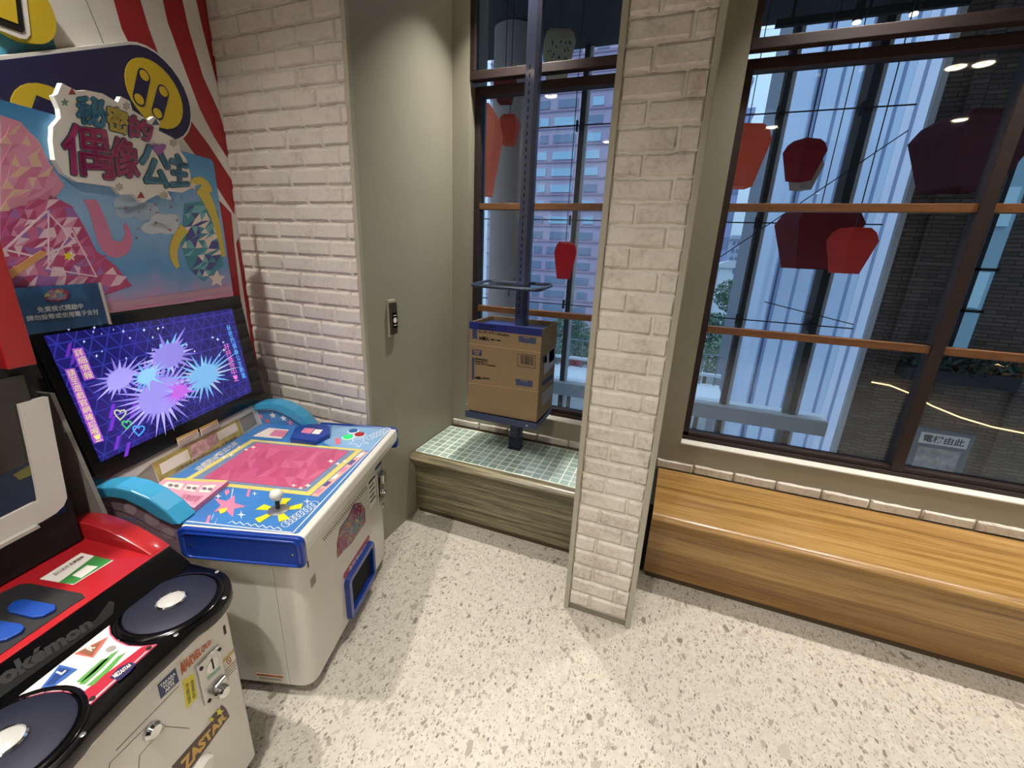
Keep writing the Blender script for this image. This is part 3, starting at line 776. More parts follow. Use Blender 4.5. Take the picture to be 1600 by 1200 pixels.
# --- sky lanterns hanging outside
def paper(name, c):
    if name in MATS: return MATS[name]
    m, nt, b = nodes_mat(name)
    b.inputs['Base Color'].default_value = lin(c); b.inputs['Roughness'].default_value = 0.7
    t = nt.nodes.new('ShaderNodeBsdfTranslucent'); t.inputs['Color'].default_value = lin(c)
    n = nt.nodes.new('ShaderNodeTexNoise'); n.inputs['Scale'].default_value = 8
    mr = nt.nodes.new('ShaderNodeMapRange'); mr.inputs['To Min'].default_value = 0.5; mr.inputs['To Max'].default_value = 0.7
    nt.links.new(n.outputs['Fac'], mr.inputs['Value'])
    mx = nt.nodes.new('ShaderNodeMixShader'); nt.links.new(mr.outputs[0], mx.inputs[0])
    nt.links.new(b.outputs[0], mx.inputs[1]); nt.links.new(t.outputs[0], mx.inputs[2])
    nt.links.new(mx.outputs[0], nt.nodes['Material Output'].inputs['Surface'])
    return m
def lantern(label, px, py, wpx, hpx, Y, c, rot, pattern=False, base=False):
    p = ony(px, py, Y); dpt = depth_of(p); w_ = wpx * dpt / F_PX; h_ = hpx * dpt / F_PX * 1.02
    t = thing('sky_lantern', label, 'lantern', (p.x, p.y, p.z - h_ / 2), rot, 'sky lanterns hanging outside the windows')
    w_ /= (abs(math.cos(rot)) + abs(math.sin(rot))) * 0.98
    def ring(z, s_): 
        e = s_ * w_ / 2; return [(-e, -e, z), (e, -e, z), (e, e, z), (-e, e, z)]
    mb = MB(); lv = [(0.0, 0.60), (0.72, 1.0), (0.90, 0.84), (1.0, 0.60)]
    rings = [ring(a * h_, s_) for a, s_ in lv]; vs = [q for r in rings for q in r]; fs = []
    for i in range(3): fs += [(i * 4 + k, i * 4 + (k + 1) % 4, i * 4 + 4 + (k + 1) % 4, i * 4 + 4 + k) for k in range(4)]
    fs.append((12, 13, 14, 15))
    mb.add(vs, fs)
    mm = paper('lantern_' + c, c)
    mb.build('paper_shell', mm, t)
    r0 = [(q[0] * 1.02, q[1] * 1.02, 0.0) for q in rings[0]]
    MB().tube(r0, w_ * 0.008, 6, closed=True).build('bottom_hoop', mm, t)
    MB().tube([(0, 0, h_), (0.0, 0, max(h_ + 0.05, 3.535 - (p.z - h_ / 2)))], 0.004, 5).build('cord', M_POST, t)
    if pattern:
        mp = MB(); rng = random.Random(5)
        for q in range(26):
            a = rng.uniform(0.25, 0.68); e = (0.60 + 0.40 * a / 0.72) * w_ / 2
            x = rng.uniform(-0.8, 0.8) * e; hh = h_ * rng.uniform(0.03, 0.06)
            mp.add([(x - 0.006, -e - 0.003, a * h_), (x + 0.006, -e - 0.003, a * h_), (x + 0.004, -e - 0.003 - 0.02 * hh, a * h_ + hh), (x - 0.004, -e - 0.003 - 0.02 * hh, a * h_ + hh)], [(0, 1, 2, 3)])
        mp.build('brush_marks', M_INK, t)
    return t
lantern('bright red sky lantern hanging low in the left window', 882, 407, 41, 54, 4.2, 'f0464a', 0.30)
lantern('large orange red lantern cut off by the left window frame', 748, 238, 74, 120, 3.6, 'ff8a68', 0.2)
lantern('small red lantern in front of the round column', 796, 204, 30, 40, 3.9, 'e06a50', 0.1)
lantern('dark red lantern hanging just below the left transom', 789, 136, 36, 42, 3.7, '7d2a2a', 0.15)
lantern('cream lantern with brush writing high in the left window', 872, 92, 60, 66, 3.9, 'b5a58c', 0.35, pattern=True)
lantern('orange lantern at the left edge of the wide window', 1160, 246, 66, 84, 4.4, 'ff8a68', 0.25)
lantern('dark red lantern hanging in front of the glass tower', 1254, 251, 56, 56, 4.1, 'a83034', 0.55)
lantern('cream lantern behind the dark red one', 1256, 271, 46, 46, 4.7, 'c4ab98', 0.5)
lantern('big maroon lantern overlapping a red one in the wide window', 1271, 372, 102, 90, 4.3, '96303a', 0.2)
lantern('red lantern lowest on the right in the wide window', 1327, 392, 60, 66, 3.9, 'f85c50', 0.42)
lantern('wide dusky maroon lantern before the dark brick wall', 1510, 240, 128, 104, 4.2, '7c444e', 0.25)

# --- glass tower
tw = thing('glass_tower', 'tall pale blue glass tower with grey vertical fins', 'building', (0, 14.0, -12.0))
M_TG = mat('tower_glass', 'c0c9dc', 0.35, metal=0.35, noise=0.02, nscale=0.2)
M_FIN = mat('tower_fin', '7482a0', 0.6)
tx0, tx1 = 0.140 * 14, 0.352 * 14
MB().box(tx0, tx1, 0.35, 6.0, 0, 40).build('core', M_PLATE, tw)
MB().lathe((tx0 + 0.28, 0.28, 0), [(0.28, 0), (0.28, 40)], 24).build('rounded_corner', M_TG, tw, smooth=True)
npan = 6; pw = (tx1 - tx0 - 0.56) / npan
for k in range(npan):
    a = tx0 + 0.56 + pw * k
    MB().box(a + 0.036, a + pw - 0.036, 0.0, 0.3, 0, 40).build('glass_panel', M_TG, tw)
    MB().box(a - 0.035, a + 0.035, -0.01, 0.3, 0, 40).build('fin', M_FIN, tw)
MB().box(tx1, tx1 + 0.14, -0.06, 0.3, 0, 40).build('edge_strip', M_ALU, tw)

# --- dark brick pier / wall outside on the right with its window, planter and stand-ins for LED reflections
bp_ = thing('brick_pier', 'dark brown brick wall outside at the right of the wide window', 'wall', (0, 4.62, -1.05))
M_DBR = brick_facade('dark_brick_facade')
BX0 = 0.3535 * 4.62
bwx0, bwx1, bwz0, bwz1 = 2.08, 2.33, 1.92, 3.45
w_ = MB()
w_.box(BX0, bwx0, 0, 0.06, 0, 4.58); w_.box(bwx1, 7.0, 0, 0.06, 0, 4.58); w_.box(bwx0, bwx1, 0, 0.06, 0, bwz0); w_.box(bwx0, bwx1, 0, 0.06, bwz1, 4.58)
w_.build('brick_wall', M_DBR, bp_)
for a in (BX0 + 0.14, BX0 + 0.42, BX0 + 1.05):
    MB().box(a, a + 0.10, -0.035, 0.001, 0, 4.58).build('brick_pilaster', M_DBR, bp_)
MB().box(BX0 - 0.04, BX0, 0.0, 0.06, 0, 4.58).build('edge_flashing', M_ALU, bp_)
MB().box(bwx0, bwx1, 0.04, 0.046, bwz0, bwz1).build('window_pane', M_GLASS2, bp_)
for zq in (bwz0 + 0.33, bwz0 + 0.66): MB().box(bwx0, bwx1, 0.02, 0.039, zq - 0.012, zq + 0.012).build('window_bar', M_POST, bp_)
MB().box((bwx0 + bwx1) / 2 - 0.02, (bwx0 + bwx1) / 2 + 0.01, 0.02, 0.039, bwz0, bwz1).build('window_bar', M_POST, bp_)

def leaves(n, cx, cy, cz, rx, ry, rz, size, rng, shell=0.55):
    mb = MB()
    for _ in range(n):
        while True:
            q = Vector((rng.uniform(-1, 1), rng.uniform(-1, 1), rng.uniform(-1, 1)))
            if shell < q.length < 1.0: break
        c = Vector((cx + q.x * rx, cy + q.y * ry, cz + q.z * rz))
        d1 = Vector((rng.gauss(0, 1), rng.gauss(0, 1), rng.gauss(0, 1))).normalized(); d2 = d1.cross(Vector((rng.gauss(0, 1), rng.gauss(0, 1), 1))).normalized()
        s_ = size * rng.uniform(0.6, 1.4)
        mb.add([c - d1 * s_, c + d2 * s_ * 0.5, c + d1 * s_, c - d2 * s_ * 0.5], [(0, 1, 2, 3)])
    return mb
rng = random.Random(11)
pl = thing('wall_planter', 'leafy planter box on the dark brick wall outside', 'planter', (2.16, 4.45, 0.62))
MB().box(-0.30, 0.42, -0.07, 0.16, 0.0, 0.12).build('planter_box', M_POST, pl, bevel=0.01)
leaves(500, 0.06, 0.02, 0.16, 0.38, 0.12, 0.12, 0.03, rng, 0.2).build('foliage', mat('dusky_leaf', '46584e', 0.7), pl)
M_LEDREFL = mat('warm_led', 'ffd79a', 0.5, emit=2.2)
BPF = Face(None, (0, 4.575, 0), (0, -1, 0))
def reflected_led(label, pts):  # glowing tubes added on the wall for LED lines reflected in the window
    tag(MB().tube([BPF(*p) for p in pts], 0.006, 6).build('led_strip', M_LEDREFL), label, 'light strip')
reflected_led('long warm LED strip curving down across the dark brick wall', [(1362, 597), (1390, 602), (1420, 614), (1456, 634), (1500, 652), (1550, 667), (1600, 677), (1650, 686)])
reflected_led('short warm LED strip near the right picture edge', [(1512, 560), (1545, 567), (1580, 574), (1640, 584)])
# poster stand on the terrace
pp = [BPF(*p) for p in ((1448, 672), (1484, 690), (1466, 735), (1432, 724))]
ps = thing('poster_stand', 'poster stand with white lettered header outside the window', 'sign', (0, 4.0, -1.05))
PF = Face(ps, (0, 0, 0), (0, -1, 0))
a_, b_ = PF(1446, 673), PF(1484, 735)
MB().box(a_.x - 0.05, a_.x + 0.30, 0.0, 0.03, 0.0, a_.z + 0.02).build('stand_panel', M_PLATE, ps, bevel=0.004)
MB().box(a_.x - 0.02, a_.x + 0.27, -0.004, -0.0005, a_.z - 0.10, a_.z - 0.01).build('header_plate', M_PRW, ps)
hq = [(a_.x + 0.0, a_.z - 0.025), (a_.x + 0.25, a_.z - 0.025), (a_.x + 0.25, a_.z - 0.085), (a_.x, a_.z - 0.085)]
vs_, fs_ = glyphs('電梯由此', 0.02)
xs_ = [v[0] for v in vs_]; ys_ = [v[1] for v in vs_]
MB().add([(hq[0][0] + (x - min(xs_)) / (max(xs_) - min(xs_)) * 0.25, -0.0048, hq[2][1] + (y - min(ys_)) / (max(ys_) - min(ys_)) * 0.06) for x, y in vs_], fs_).build('lettering', M_INK, ps)
MB().box(a_.x - 0.01, a_.x + 0.25, -0.004, -0.0005, a_.z - 0.42, a_.z - 0.13).build('poster', mat('pale_poster', 'a9a79f', 0.6, noise=0.35, nscale=18), ps)
MB().box(a_.x - 0.10, a_.x + 0.35, -0.12, 0.16, 0.0, 0.03).build('stand_foot', M_POST, ps)

# track lights under the canopy
rail = thing('track_rail', 'black track rail with spotlights under the canopy', 'light', (0, 4.52, 3.35))
MB().box(0.40, 1.6, -0.02, 0.02, -0.05, 0.0).build('rail', M_BLACKM, rail)
for X in (0.5, 1.0, 1.5): MB().box(X, X + 0.02, -0.01, 0.01, 0.0, 0.185).build('hanger', M_BLACKM, rail)
M_SPOT = mat('lit_spot', 'fff2d6', 0.5, emit=4.0)
for px, py in ((1338, 38), (1427, 25)):
    q = ony(px, py, 4.52); hx, hz = q.x, q.z - 3.35
    MB().tube([(hx, 0, -0.05), (hx, 0, hz + 0.14)], 0.008, 6).build('spot_stem', M_BLACKM, rail)
    MB().lathe((hx, 0, hz + 0.02), [(0.03, 0), (0.035, 0.02), (0.03, 0.13), (0.012, 0.15)], 14).build('spot_head', M_BLACKM, rail, smooth=True)
    MB().lathe((hx, 0, hz + 0.005), [(0.026, 0), (0.026, 0.012)], 14).build('spot_lens', M_SPOT, rail)

# --- pink office block far behind the left window
pb = thing('office_block', 'pinkish office block with rows of windows behind the left window', 'building', (0, 80.0, -30))
M_PINK = mat('pink_stone', 'b9a6bb', 0.8, noise=0.05, nscale=0.2)
M_PINK2 = mat('rose_band', 'a48ca4', 0.8)
M_OWIN = mat('office_window', 'a9c8da', 0.2, metal=0.3)
M_OWIN2 = mat('dim_office_window', '7c88a0', 0.25)
M_OLIT = mat('lit_office_window', 'e8efdc', 0.5, emit=0.6)
MB().box(-37.0, -8.0, 0.5, 20, 0, 75).build('facade', M_PINK, pb)
pitch = 2.66; cols = [(-35.6, -32.0), (-30.2, -28.6), (-27.6, -25.6), (-24.6, -20.6), (-18.6, -16.2), (-14.6, -12.0)]
zrow = 30 + 1.5 + 0.3095 * 80
rr = random.Random(4)
for r in range(-6, 17):
    zc = zrow - pitch * r
    if zc < 8: break
    MB().box(-37.0, -8.0, 0.30, 0.5, zc - 1.15, zc - 0.85).build('floor_band', M_PINK2, pb)
    for (a, b) in cols:
        u = rr.random(); mm = M_OWIN if (u < 0.62 and r < 8) else (M_OLIT if u > 0.975 else M_OWIN2)
        a2 = a + rr.choice((0, 0, 0.5)); MB().box(a2, b, 0.32, 0.52, zc - 0.62, zc + 0.62).build('window', mm, pb)
M_PALEB = mat('pale_tower_stone', 'b5bccb', 0.8, noise=0.05, nscale=0.3)
def far_block(name, label, X0, X1, Y, z0, z1, m, rows, ncol, wm):
    t = thing(name, label, 'building', ((X0 + X1) / 2, Y, z0)); hw = (X1 - X0) / 2; H_ = z1 - z0
    MB().box(-hw, hw, 0, 8, 0, H_).build('facade', m, t)
    for r in range(rows):
        for c_ in range(ncol):
            xa = -hw + (c_ + 0.2) * 2 * hw / ncol; xb = -hw + (c_ + 0.8) * 2 * hw / ncol; za = (r + 0.3) * H_ / rows; zb_ = (r + 0.75) * H_ / rows
            MB().box(xa, xb, -0.1, 0.1, za, zb_).build('window', wm, t)
    MB().box(-hw - 0.3, hw + 0.3, -0.3, 8.3, H_, H_ + 0.8).build('roof_parapet', m, t)
    return t
def fx(px, py, Y): return ony(px, py, Y).x
far_block('slim_tower', 'slim lilac tower block left of the orange lantern', fx(1160, 200, 90), fx(1172, 200, 90), 90, -30, ony(1165, 178, 90).z, mat('lilac_stone', '9fa3c8', 0.8), 12, 2, M_OWIN2)
far_block('distant_tower', 'distant bluish tower peeking past the window frame', fx(1168, 125, 120), fx(1176, 125, 120), 120, -30, ony(1172, 128, 120).z, M_PALEB, 10, 1, M_OWIN2)
far_block('apartment_tower', 'pale apartment tower with many floors above the trees', fx(1141, 395, 110), fx(1170, 395, 110), 110, -30, ony(1155, 374, 110).z, M_PALEB, 22, 4, M_OWIN2)
far_block('teal_building', 'grey teal building seen through the opening in the dark brick wall', 9.2, 14.5, 22, -15.5, 26, mat('grey_teal_stone', '7f979f', 0.7), 14, 6, mat('pale_teal_window', 'a6bec4', 0.3))
wh = thing('arched_house', 'white house with arched roof among the trees', 'building', (fx(1152, 415, 70), 70, -20))
hz = ony(1152, 408, 70).z + 20
MB().box(-2.2, 2.2, 0, 5, 0, hz - 1.0).build('walls', mat('white_stucco', 'd8dbe0', 0.7), wh)
MB().extrude([(2.6 * math.cos(a), hz - 1.0 + 1.1 * math.sin(a)) for a in [math.pi * k / 10 for k in range(11)]], 'y', -0.3, 5.3).build('arched_roof', M_ALU, wh)
MB().lathe((0, -0.02, hz - 1.4), [(0.5, 0), (0.5, 0.06)], 20, (0, -1, 0)).build('round_window', M_OWIN2, wh)
tag(MB().box(-60, 60, 6, 150, -16.0, -15.5).build('street_ground', mat('street_ground', '6f7477', 0.9, noise=0.1, nscale=0.3)), 'grey street and park ground far below the windows', 'ground')

# --- trees below the windows
M_LEAF = [mat('leaf_%d' % k, c, 0.7) for k, c in enumerate(('5d7763', '4d6a58', '6e8468'))]
M_BARK = mat('bark', '4a4038', 0.9)
def tree(label, px, py, Y, rpx, mi, n=1500, squash=0.8):
    p = ony(px, py, Y); r = rpx * depth_of(p) / F_PX
    t = thing('park_tree', label, 'tree', (p.x, p.y, -15.5), 0, 'trees below the windows'); h = p.z + 15.5
    MB().tube([(0, 0, 0), (r * 0.05, 0, h * 0.5), (0, 0, h)], [r * 0.10, r * 0.08, r * 0.03], 7).build('trunk', M_BARK, t)
    leaves(n, 0, 0, h, r, r, r * squash, r * 0.085, random.Random(int(px * 7 + py)), 0.25).build('foliage', M_LEAF[mi], t)
tree('rounded green tree crown beside the tall pale building', 1150, 462, 55, 34, 0)
tree('dark green tree at the left edge of the wide window', 1112, 520, 45, 40, 1)
tree('light green tree low in the wide window', 1135, 560, 34, 42, 2)
tree('dense tree beside the display carton in the left window', 888, 520, 40, 34, 0)
tree('dark green tree next to the brick pillar edge', 922, 545, 36, 34, 1)
tree('small tree behind the carton in the left window', 862, 548, 34, 26, 2)
q = ony(893, 566, 22)
rb = thing('red_shrub', 'red leaved shrub low in the left window', 'shrub', (q.x, q.y, -15.5))
MB().tube([(0, 0, 0), (0, 0, q.z + 15.5)], 0.12, 6).build('stem', M_BARK, rb)
leaves(500, 0, 0, q.z + 15.5, 0.65, 0.4, 0.34, 0.09, random.Random(3), 0.1).build('foliage', mat('red_leaf', 'b04652', 0.7), rb)

# --- balcony beyond the facade
bal = thing('balcony', 'white edged balcony with thin railing outside beyond the ledge', 'balcony', (0, 7.5, 0))
q0, q1 = ony(1080, 605, 7.5), ony(1125, 610, 7.5)
for nm, X0, X1 in (('slab', -2.6, q1.x + 0.1),):
    MB().box(X0, X1, 0, 1.2, q0.z - 0.30, q0.z - 0.22).build('slab', M_ALU, bal)
    MB().box(X0, X1, 1.1, 1.2, q0.z - 0.05, q0.z).build('rail', M_ALU, bal)
    for k in range(14):
        X = X0 + 0.1 + (X1 - X0 - 0.2) * k / 13
        MB().box(X - 0.012, X + 0.012, 1.13, 1.16, q0.z - 0.22, q0.z + 0.35).build('railing_post', M_PLATE, bal)
    MB().box(X0, X1, 1.12, 1.17, q0.z + 0.35, q0.z + 0.37).build('handrail', M_PLATE, bal)
MB().box(-2.5, -2.3, 0.3, 0.9, -15.5, q0.z - 0.30).build('support_leg', M_CONC, bal)
MB().box(0.2, 0.4, 0.3, 0.9, -15.5, q0.z - 0.30).build('support_leg', M_CONC, bal)

# ================================================================== WALL SIGNS (on the mural wall)
def wall_sign(name, label, outline, off0, off1, m_edge):
    t = thing(name, label, 'sign', (-1.99, YB, 0), A12)
    a = [MUR(x, y, off0) for x, y in outline]; b = [MUR(x, y, off1) for x, y in outline]
    MB().prism(a, b).build('sign_board', m_edge, t)
    return t
def bez(p0, p1, p2, p3, n=8):
    return [tuple((1 - t) ** 3 * a + 3 * (1 - t) ** 2 * t * b + 3 * (1 - t) * t * t * c + t ** 3 * d for a, b, c, d in zip(p0, p1, p2, p3)) for t in [k / n for k in range(n + 1)]]
# pill in wall coordinates: top edge rises 26 degrees
ca, sa = math.cos(math.radians(26)), math.sin(math.radians(26))
cc = MUR(232, 148)                     # centre of the yellow disc (local: x, y, z)
def wp(a, b, off): return Vector((off, cc.y + a * ca - b * sa, cc.z + a * sa + b * ca))
def pill(R, L, off, n=14):
    pts = [(R * math.cos(t), R * math.sin(t)) for t in [-math.pi / 2 + math.pi * k / n for k in range(n + 1)]]
    pts += [(-L + R * math.cos(t), R * math.sin(t)) for t in [math.pi / 2 + math.pi * k / n for k in range(n + 1)]]
    return [wp(a, b, off) for a, b in pts]
ps_ = thing('pill_sign', 'navy pill shaped sign with yellow discs on the striped wall', 'sign', (-1.99, YB, 0), A12)
MB().prism(pill(0.152, 0.62, 0.002), pill(0.152, 0.62, 0.026)).build('white_backing', M_PRW, ps_)
MB().prism(pill(0.143, 0.62, 0.0261), pill(0.143, 0.62, 0.030)).build('navy_face', M_NAVYS, ps_)
def disc(c0, c1, r, off, n=28): return [wp(c0 + r * math.cos(2 * math.pi * k / n), c1 + r * math.sin(2 * math.pi * k / n), off) for k in range(n)]
MB().prism(disc(0, 0, 0.108, 0.0301), disc(0, 0, 0.108, 0.0316)).build('yellow_disc', M_YEL, ps_)
MB().prism(disc(-0.40, -0.02, 0.108, 0.0301), disc(-0.40, -0.02, 0.108, 0.0316)).build('yellow_disc', M_YEL, ps_)
arrow = [(-0.46, -0.05), (-0.44, 0.03), (-0.40, 0.06), (-0.37, 0.04), (-0.32, -0.06), (-0.36, -0.09), (-0.42, -0.03)]
MB().prism([wp(a, b, 0.0317) for a, b in arrow], [wp(a, b, 0.0326) for a, b in arrow]).build('navy_arrow', M_NAVYS, ps_)
SG = Face(ps_, (0.0316, 0, 0), (1, 0, 0))
for (x0, y0, x1, y1) in ((225, 118, 217, 155), (255, 143, 246, 177)):
    def cap(r, off):
        p, q = SG(x0, y0), SG(x1, y1); d = (p - q).normalized(); e = Vector((0, -d.z, d.y)); n = 8
        pts = [p + d * (r * math.cos(t)) + e * (r * math.sin(t)) for t in [-math.pi / 2 + math.pi * k / n for k in range(n + 1)]]
        pts += [q - d * (r * math.cos(t)) - e * (r * math.sin(t)) for t in [-math.pi / 2 + math.pi * k / n for k in range(n + 1)]]
        return [Vector((off, v.y, v.z)) for v in pts]
    MB().prism(cap(0.022, 0.0317), cap(0.022, 0.0324)).build('pad_icon', M_NAVYS, ps_)
    for (cx, cy) in ((x0, y0), (x1, y1)):
        c3 = SG(cx, cy); MB().lathe((0.0325, c3.y, c3.z), [(0.0165, 0), (0.0165, 0.0008)], 18, (1, 0, 0)).build('pad_dot', M_YEL, ps_)
ys_o = thing('letter_sign', 'yellow round sign with black outlined letter, top left corner', 'sign', (-1.99, YB, 0), A12)
YS = Face(ys_o, (0, 0, 0), (1, 0, 0))
yc = YS(8, 0)
def ydisc(r, off, n=36): return [Vector((off, yc.y + r * math.cos(2 * math.pi * k / n), yc.z + r * math.sin(2 * math.pi * k / n))) for k in range(n)]
rY = (YS(75, 40) - yc).length
MB().prism(ydisc(rY, 0.002), ydisc(rY, 0.03)).build('yellow_board', M_YEL, ys_o)
def letter(name, pts, m, off): MB().prism([YS(x, y, off - 0.001) for x, y in pts], [YS(x, y, off) for x, y in pts]).build(name, m, ys_o)
letter('white_outline', [(-30, -60), (20, -60), (34, 55), (28, 62), (16, 60), (-30, 42)], M_PRW, 0.0312)
letter('black_letter', [(-26, -60), (9, -60), (24, 48), (20, 52), (-26, 36)], M_INK, 0.0324)
letter('yellow_counter', [(-20, -60), (2, -60), (13, 38), (-20, 26)], M_YEL, 0.0336)

# ================================================================== GAME MACHINE WITH THE LIT SCREEN
O1 = (-0.97, 0.773, 0)
g1 = thing('game_machine', 'white and blue card game machine with lit purple screen', 'arcade machine', O1, math.radians(17))
TOP = Face(g1, (0, 0, 0.70), (0, 0, 1)); FRO = Face(g1, (0, 0, 0), (1, 0, 0)); NEA = Face(g1, (0, 0, 0), (0, -1, 0))
t9 = math.radians(9)
SCR = Face(g1, (-0.575, 0, 0.86), (math.cos(t9), 0, math.sin(t9))); BAN = Face(g1, (-0.645, 0, 0), (1, 0, 0))
BUM = Face(g1, (0, -0.058, 0), (0, -1, 0)); STR = Face(g1, (-0.556, 0, 0.70), (0.97, 0, 0.243))
# body with rounded vertical corners
r_ = 0.045
bp2 = rrect(-0.70, 0.0, 0.0, 0.71, r_, 5)
MB().prism([(x, y, 0.055) for x, y in bp2], [(x, y, 0.58) for x, y in bp2]).build('cabinet_body', M_CAB, g1, smooth=True)
for x, y in ((-0.62, 0.08), (-0.62, 0.63), (-0.09, 0.08), (-0.09, 0.63)):
    MB().lathe((x, y, 0.0), [(0.028, 0), (0.030, 0.008), (0.016, 0.012), (0.016, 0.056)], 14).build('foot', M_BLACKM, g1, smooth=True)
MB().box(-0.66, -0.05, 0.04, 0.67, 0.035, 0.056).build('base_frame', M_BLACKM, g1)
deck = [(0.060, 0.699), (0.066, 0.672), (0.060, 0.640), (0.002, 0.578), (-0.60, 0.578), (-0.60, 0.699)]
deck_f = [(0.060, 0.699), (0.066, 0.672), (0.060, 0.640), (0.002, 0.578), (-0.315, 0.578), (-0.315, 0.699)]
MB().extrude(deck_f, 'y', -0.042, 0.742).build('front_deck', M_CAB, g1, bevel=0.006)
MB().box(-0.66, -0.3152, 0.0, 0.70, 0.578, 0.699).build('rear_deck', M_CAB, g1)
MB().box(-0.0845, -0.0825, -0.0008, 0.0006, 0.056, 0.576).build('panel_seam', mat('pale_seam', 'e8e5dc', 0.5), g1)
MB().box(-0.0822, -0.0812, -0.0008, 0.0006, 0.056, 0.576).build('panel_seam', mat('dark_seam', '87837a', 0.6), g1)
# bumpers
for u0, u1, face in ((-0.058, -0.042, -1), (0.742, 0.756, 1)):
    pr = rrect(-0.315, 0.064, 0.600, 0.703, 0.02, 4)
    MB().extrude(pr, 'y', u0, u1).build('side_bumper', M_BLUE, g1, bevel=0.004)
rim = rrect(-0.298, 0.050, 0.608, 0.690, 0.018, 5)
MB().tube([(x, -0.059, z) for x, z in rim], 0.004, 8, closed=True).build('bumper_rim', M_BLUE, g1, smooth=True)
for v in (-0.278, 0.03): MB().lathe((v, -0.0585, 0.648), [(0.004, 0), (0.004, 0.002), (0.002, 0.003)], 10, (0, -1, 0)).build('screw', M_CHROME, g1)
# control panel art
M_PBLUE = mat('printed_blue', '3c78b8', 0.3, coat=0.4, noise=0.12, nscale=9)
M_PBLUE2 = mat('printed_pale_blue', '7fa8cf', 0.3, coat=0.4, noise=0.1, nscale=9)
M_PLINE = mat('printed_white_line', 'e6e8ea', 0.4)
M_PYEL = mat('printed_yellow', 'd8c96a', 0.35, coat=0.3)
M_PYEL2 = mat('bright_yellow_print', 'ecd823', 0.35, coat=0.3)
M_PGRB = mat('printed_slate_blue', '6f86a4', 0.35, coat=0.3, noise=0.1, nscale=60)
M_PK = [mat('play_pink_%d' % k, c, 0.35, coat=0.3) for k, c in enumerate(('c0587c', 'b94f74', 'c76587', 'bd5579', 'b34b70'))]
M_PPINK = mat('printed_pink', 'd97f9c', 0.35); M_PCREAM = mat('printed_cream', 'e9dccf', 0.4); M_PVIO = mat('printed_violet', '5a4a86', 0.4)
pan = rrect(-0.555, 0.037, -0.032, 0.735, 0.008, 2)
MB().prism([(x, y, 0.6992) for x, y in pan], [(x, y, 0.7012) for x, y in pan]).build('control_panel', M_PBLUE, g1)
TOP.sub = bpy.data.objects['control_panel']
def T(name, pts, m, off=0.0018): return TOP.decal(name, pts, m, off, 0.0006)
bl = [(297, 815), (458, 834), (612, 669), (598, 668)]
TOP.line('border_line', [(292, 815), (458, 833), (610, 670), (505, 661)], 0.003, M_PLINE, off=0.0018)
T('field_frame', [(393, 687), (567, 703), (484, 775), (283, 753)], M_PYEL, 0.0018)
T('field_slate_edge', [(397, 690.5), (556, 705), (480, 769), (298, 750)], M_PGRB, 0.0024)
fld = [(401, 693), (545, 706), (474, 765), (318, 748)]
T('field_pink_base', fld, M_PK[0], 0.0030)
TOP.patch('play_field', fld, 15, M_PK, 8, 0.0035)
rng = random.Random(21)
for (cx, cy) in ((350, 712), (470, 760), (528, 722), (385, 700)):
    TOP.multi('field_sparkle', [star(cx + 11 * (q - 1), cy + 4 * (q % 2), rng.uniform(3, 5), 4, 0.4, sx=1.2, sy=0.7) for q in range(3)], M_PCREAM, off=0.0041)
# slogan strip along the rear edge
TOP.text('lettering', '遊戲開始 歡迎光臨', [(303, 733), (366, 690), (372, 694), (312, 738)], M_PLINE, off=0.0022, halo=0.3)
# front guide strip
T('guide_strip', [(567, 705), (574, 707), (497, 777), (486, 775)], mat('peach_print', 'e0a59a', 0.4), 0.0019)
gp = []
for k in range(6):
    t0, t1 = k / 6 + 0.03, (k + 1) / 6 - 0.03
    L0 = (489 + (566 - 489) * t0, 773 + (706 - 773) * t0); L1 = (489 + (566 - 489) * t1, 773 + (706 - 773) * t1)
    gp.append((k % 3, [L0, L1, (L1[0] + 6, L1[1] + 1), (L0[0] + 6, L0[1] + 1)]))
TOP.multi('guide_pictures', gp, [M_PPINK, M_PVIO, M_PCREAM], off=0.0024)
# near field decoration
T('pink_star', star(357, 791, 24, 5, 0.42, -1.2, 1.15, 0.75), M_PPINK, 0.0021)
T('yellow_star_tip', [(342, 797), (356, 794), (352, 801), (344, 804)], M_PYEL2, 0.0025)
TOP.multi('comet_streaks', [[(351, 768), (357, 765), (359, 770), (353, 775)], [(321, 818), (326, 806), (330, 806), (326, 818)], [(385, 776), (388, 764), (392, 764), (389, 777)]], M_PPINK, off=0.0021)
TOP.multi('white_sparks', [star(341, 776, 6, 4, 0.2), star(377, 805, 7, 4, 0.2), star(480, 784, 6, 4, 0.2), star(398, 772, 4, 4, 0.2), [(363, 766), (365, 762), (362, 779), (361, 779)], [(333, 806), (335, 802), (331, 813), (330, 813)], [(339, 812), (340, 809), (336, 820), (335, 820)]], M_PLINE, off=0.0022)
sc_pts = []
for k in range(15):
    t = k / 14.0; x = 357 + (440 - 357) * t; y = 818 + (829 - 818) * t
    sc_pts.append((x, y - (4 if k % 2 else 0)))
TOP.line('scallop_line', sc_pts, 0.0022, M_PLINE, off=0.0022)
for k in range(9):
    t = k / 8.0; cx, cy = 446 + (492 - 446) * t, 824 + (792 - 824) * t
    TOP.line('curl_outline', ell(cx, cy - 4, 6.5, 4.2, 12), 0.002, M_PLINE, off=0.0022, closed=True)
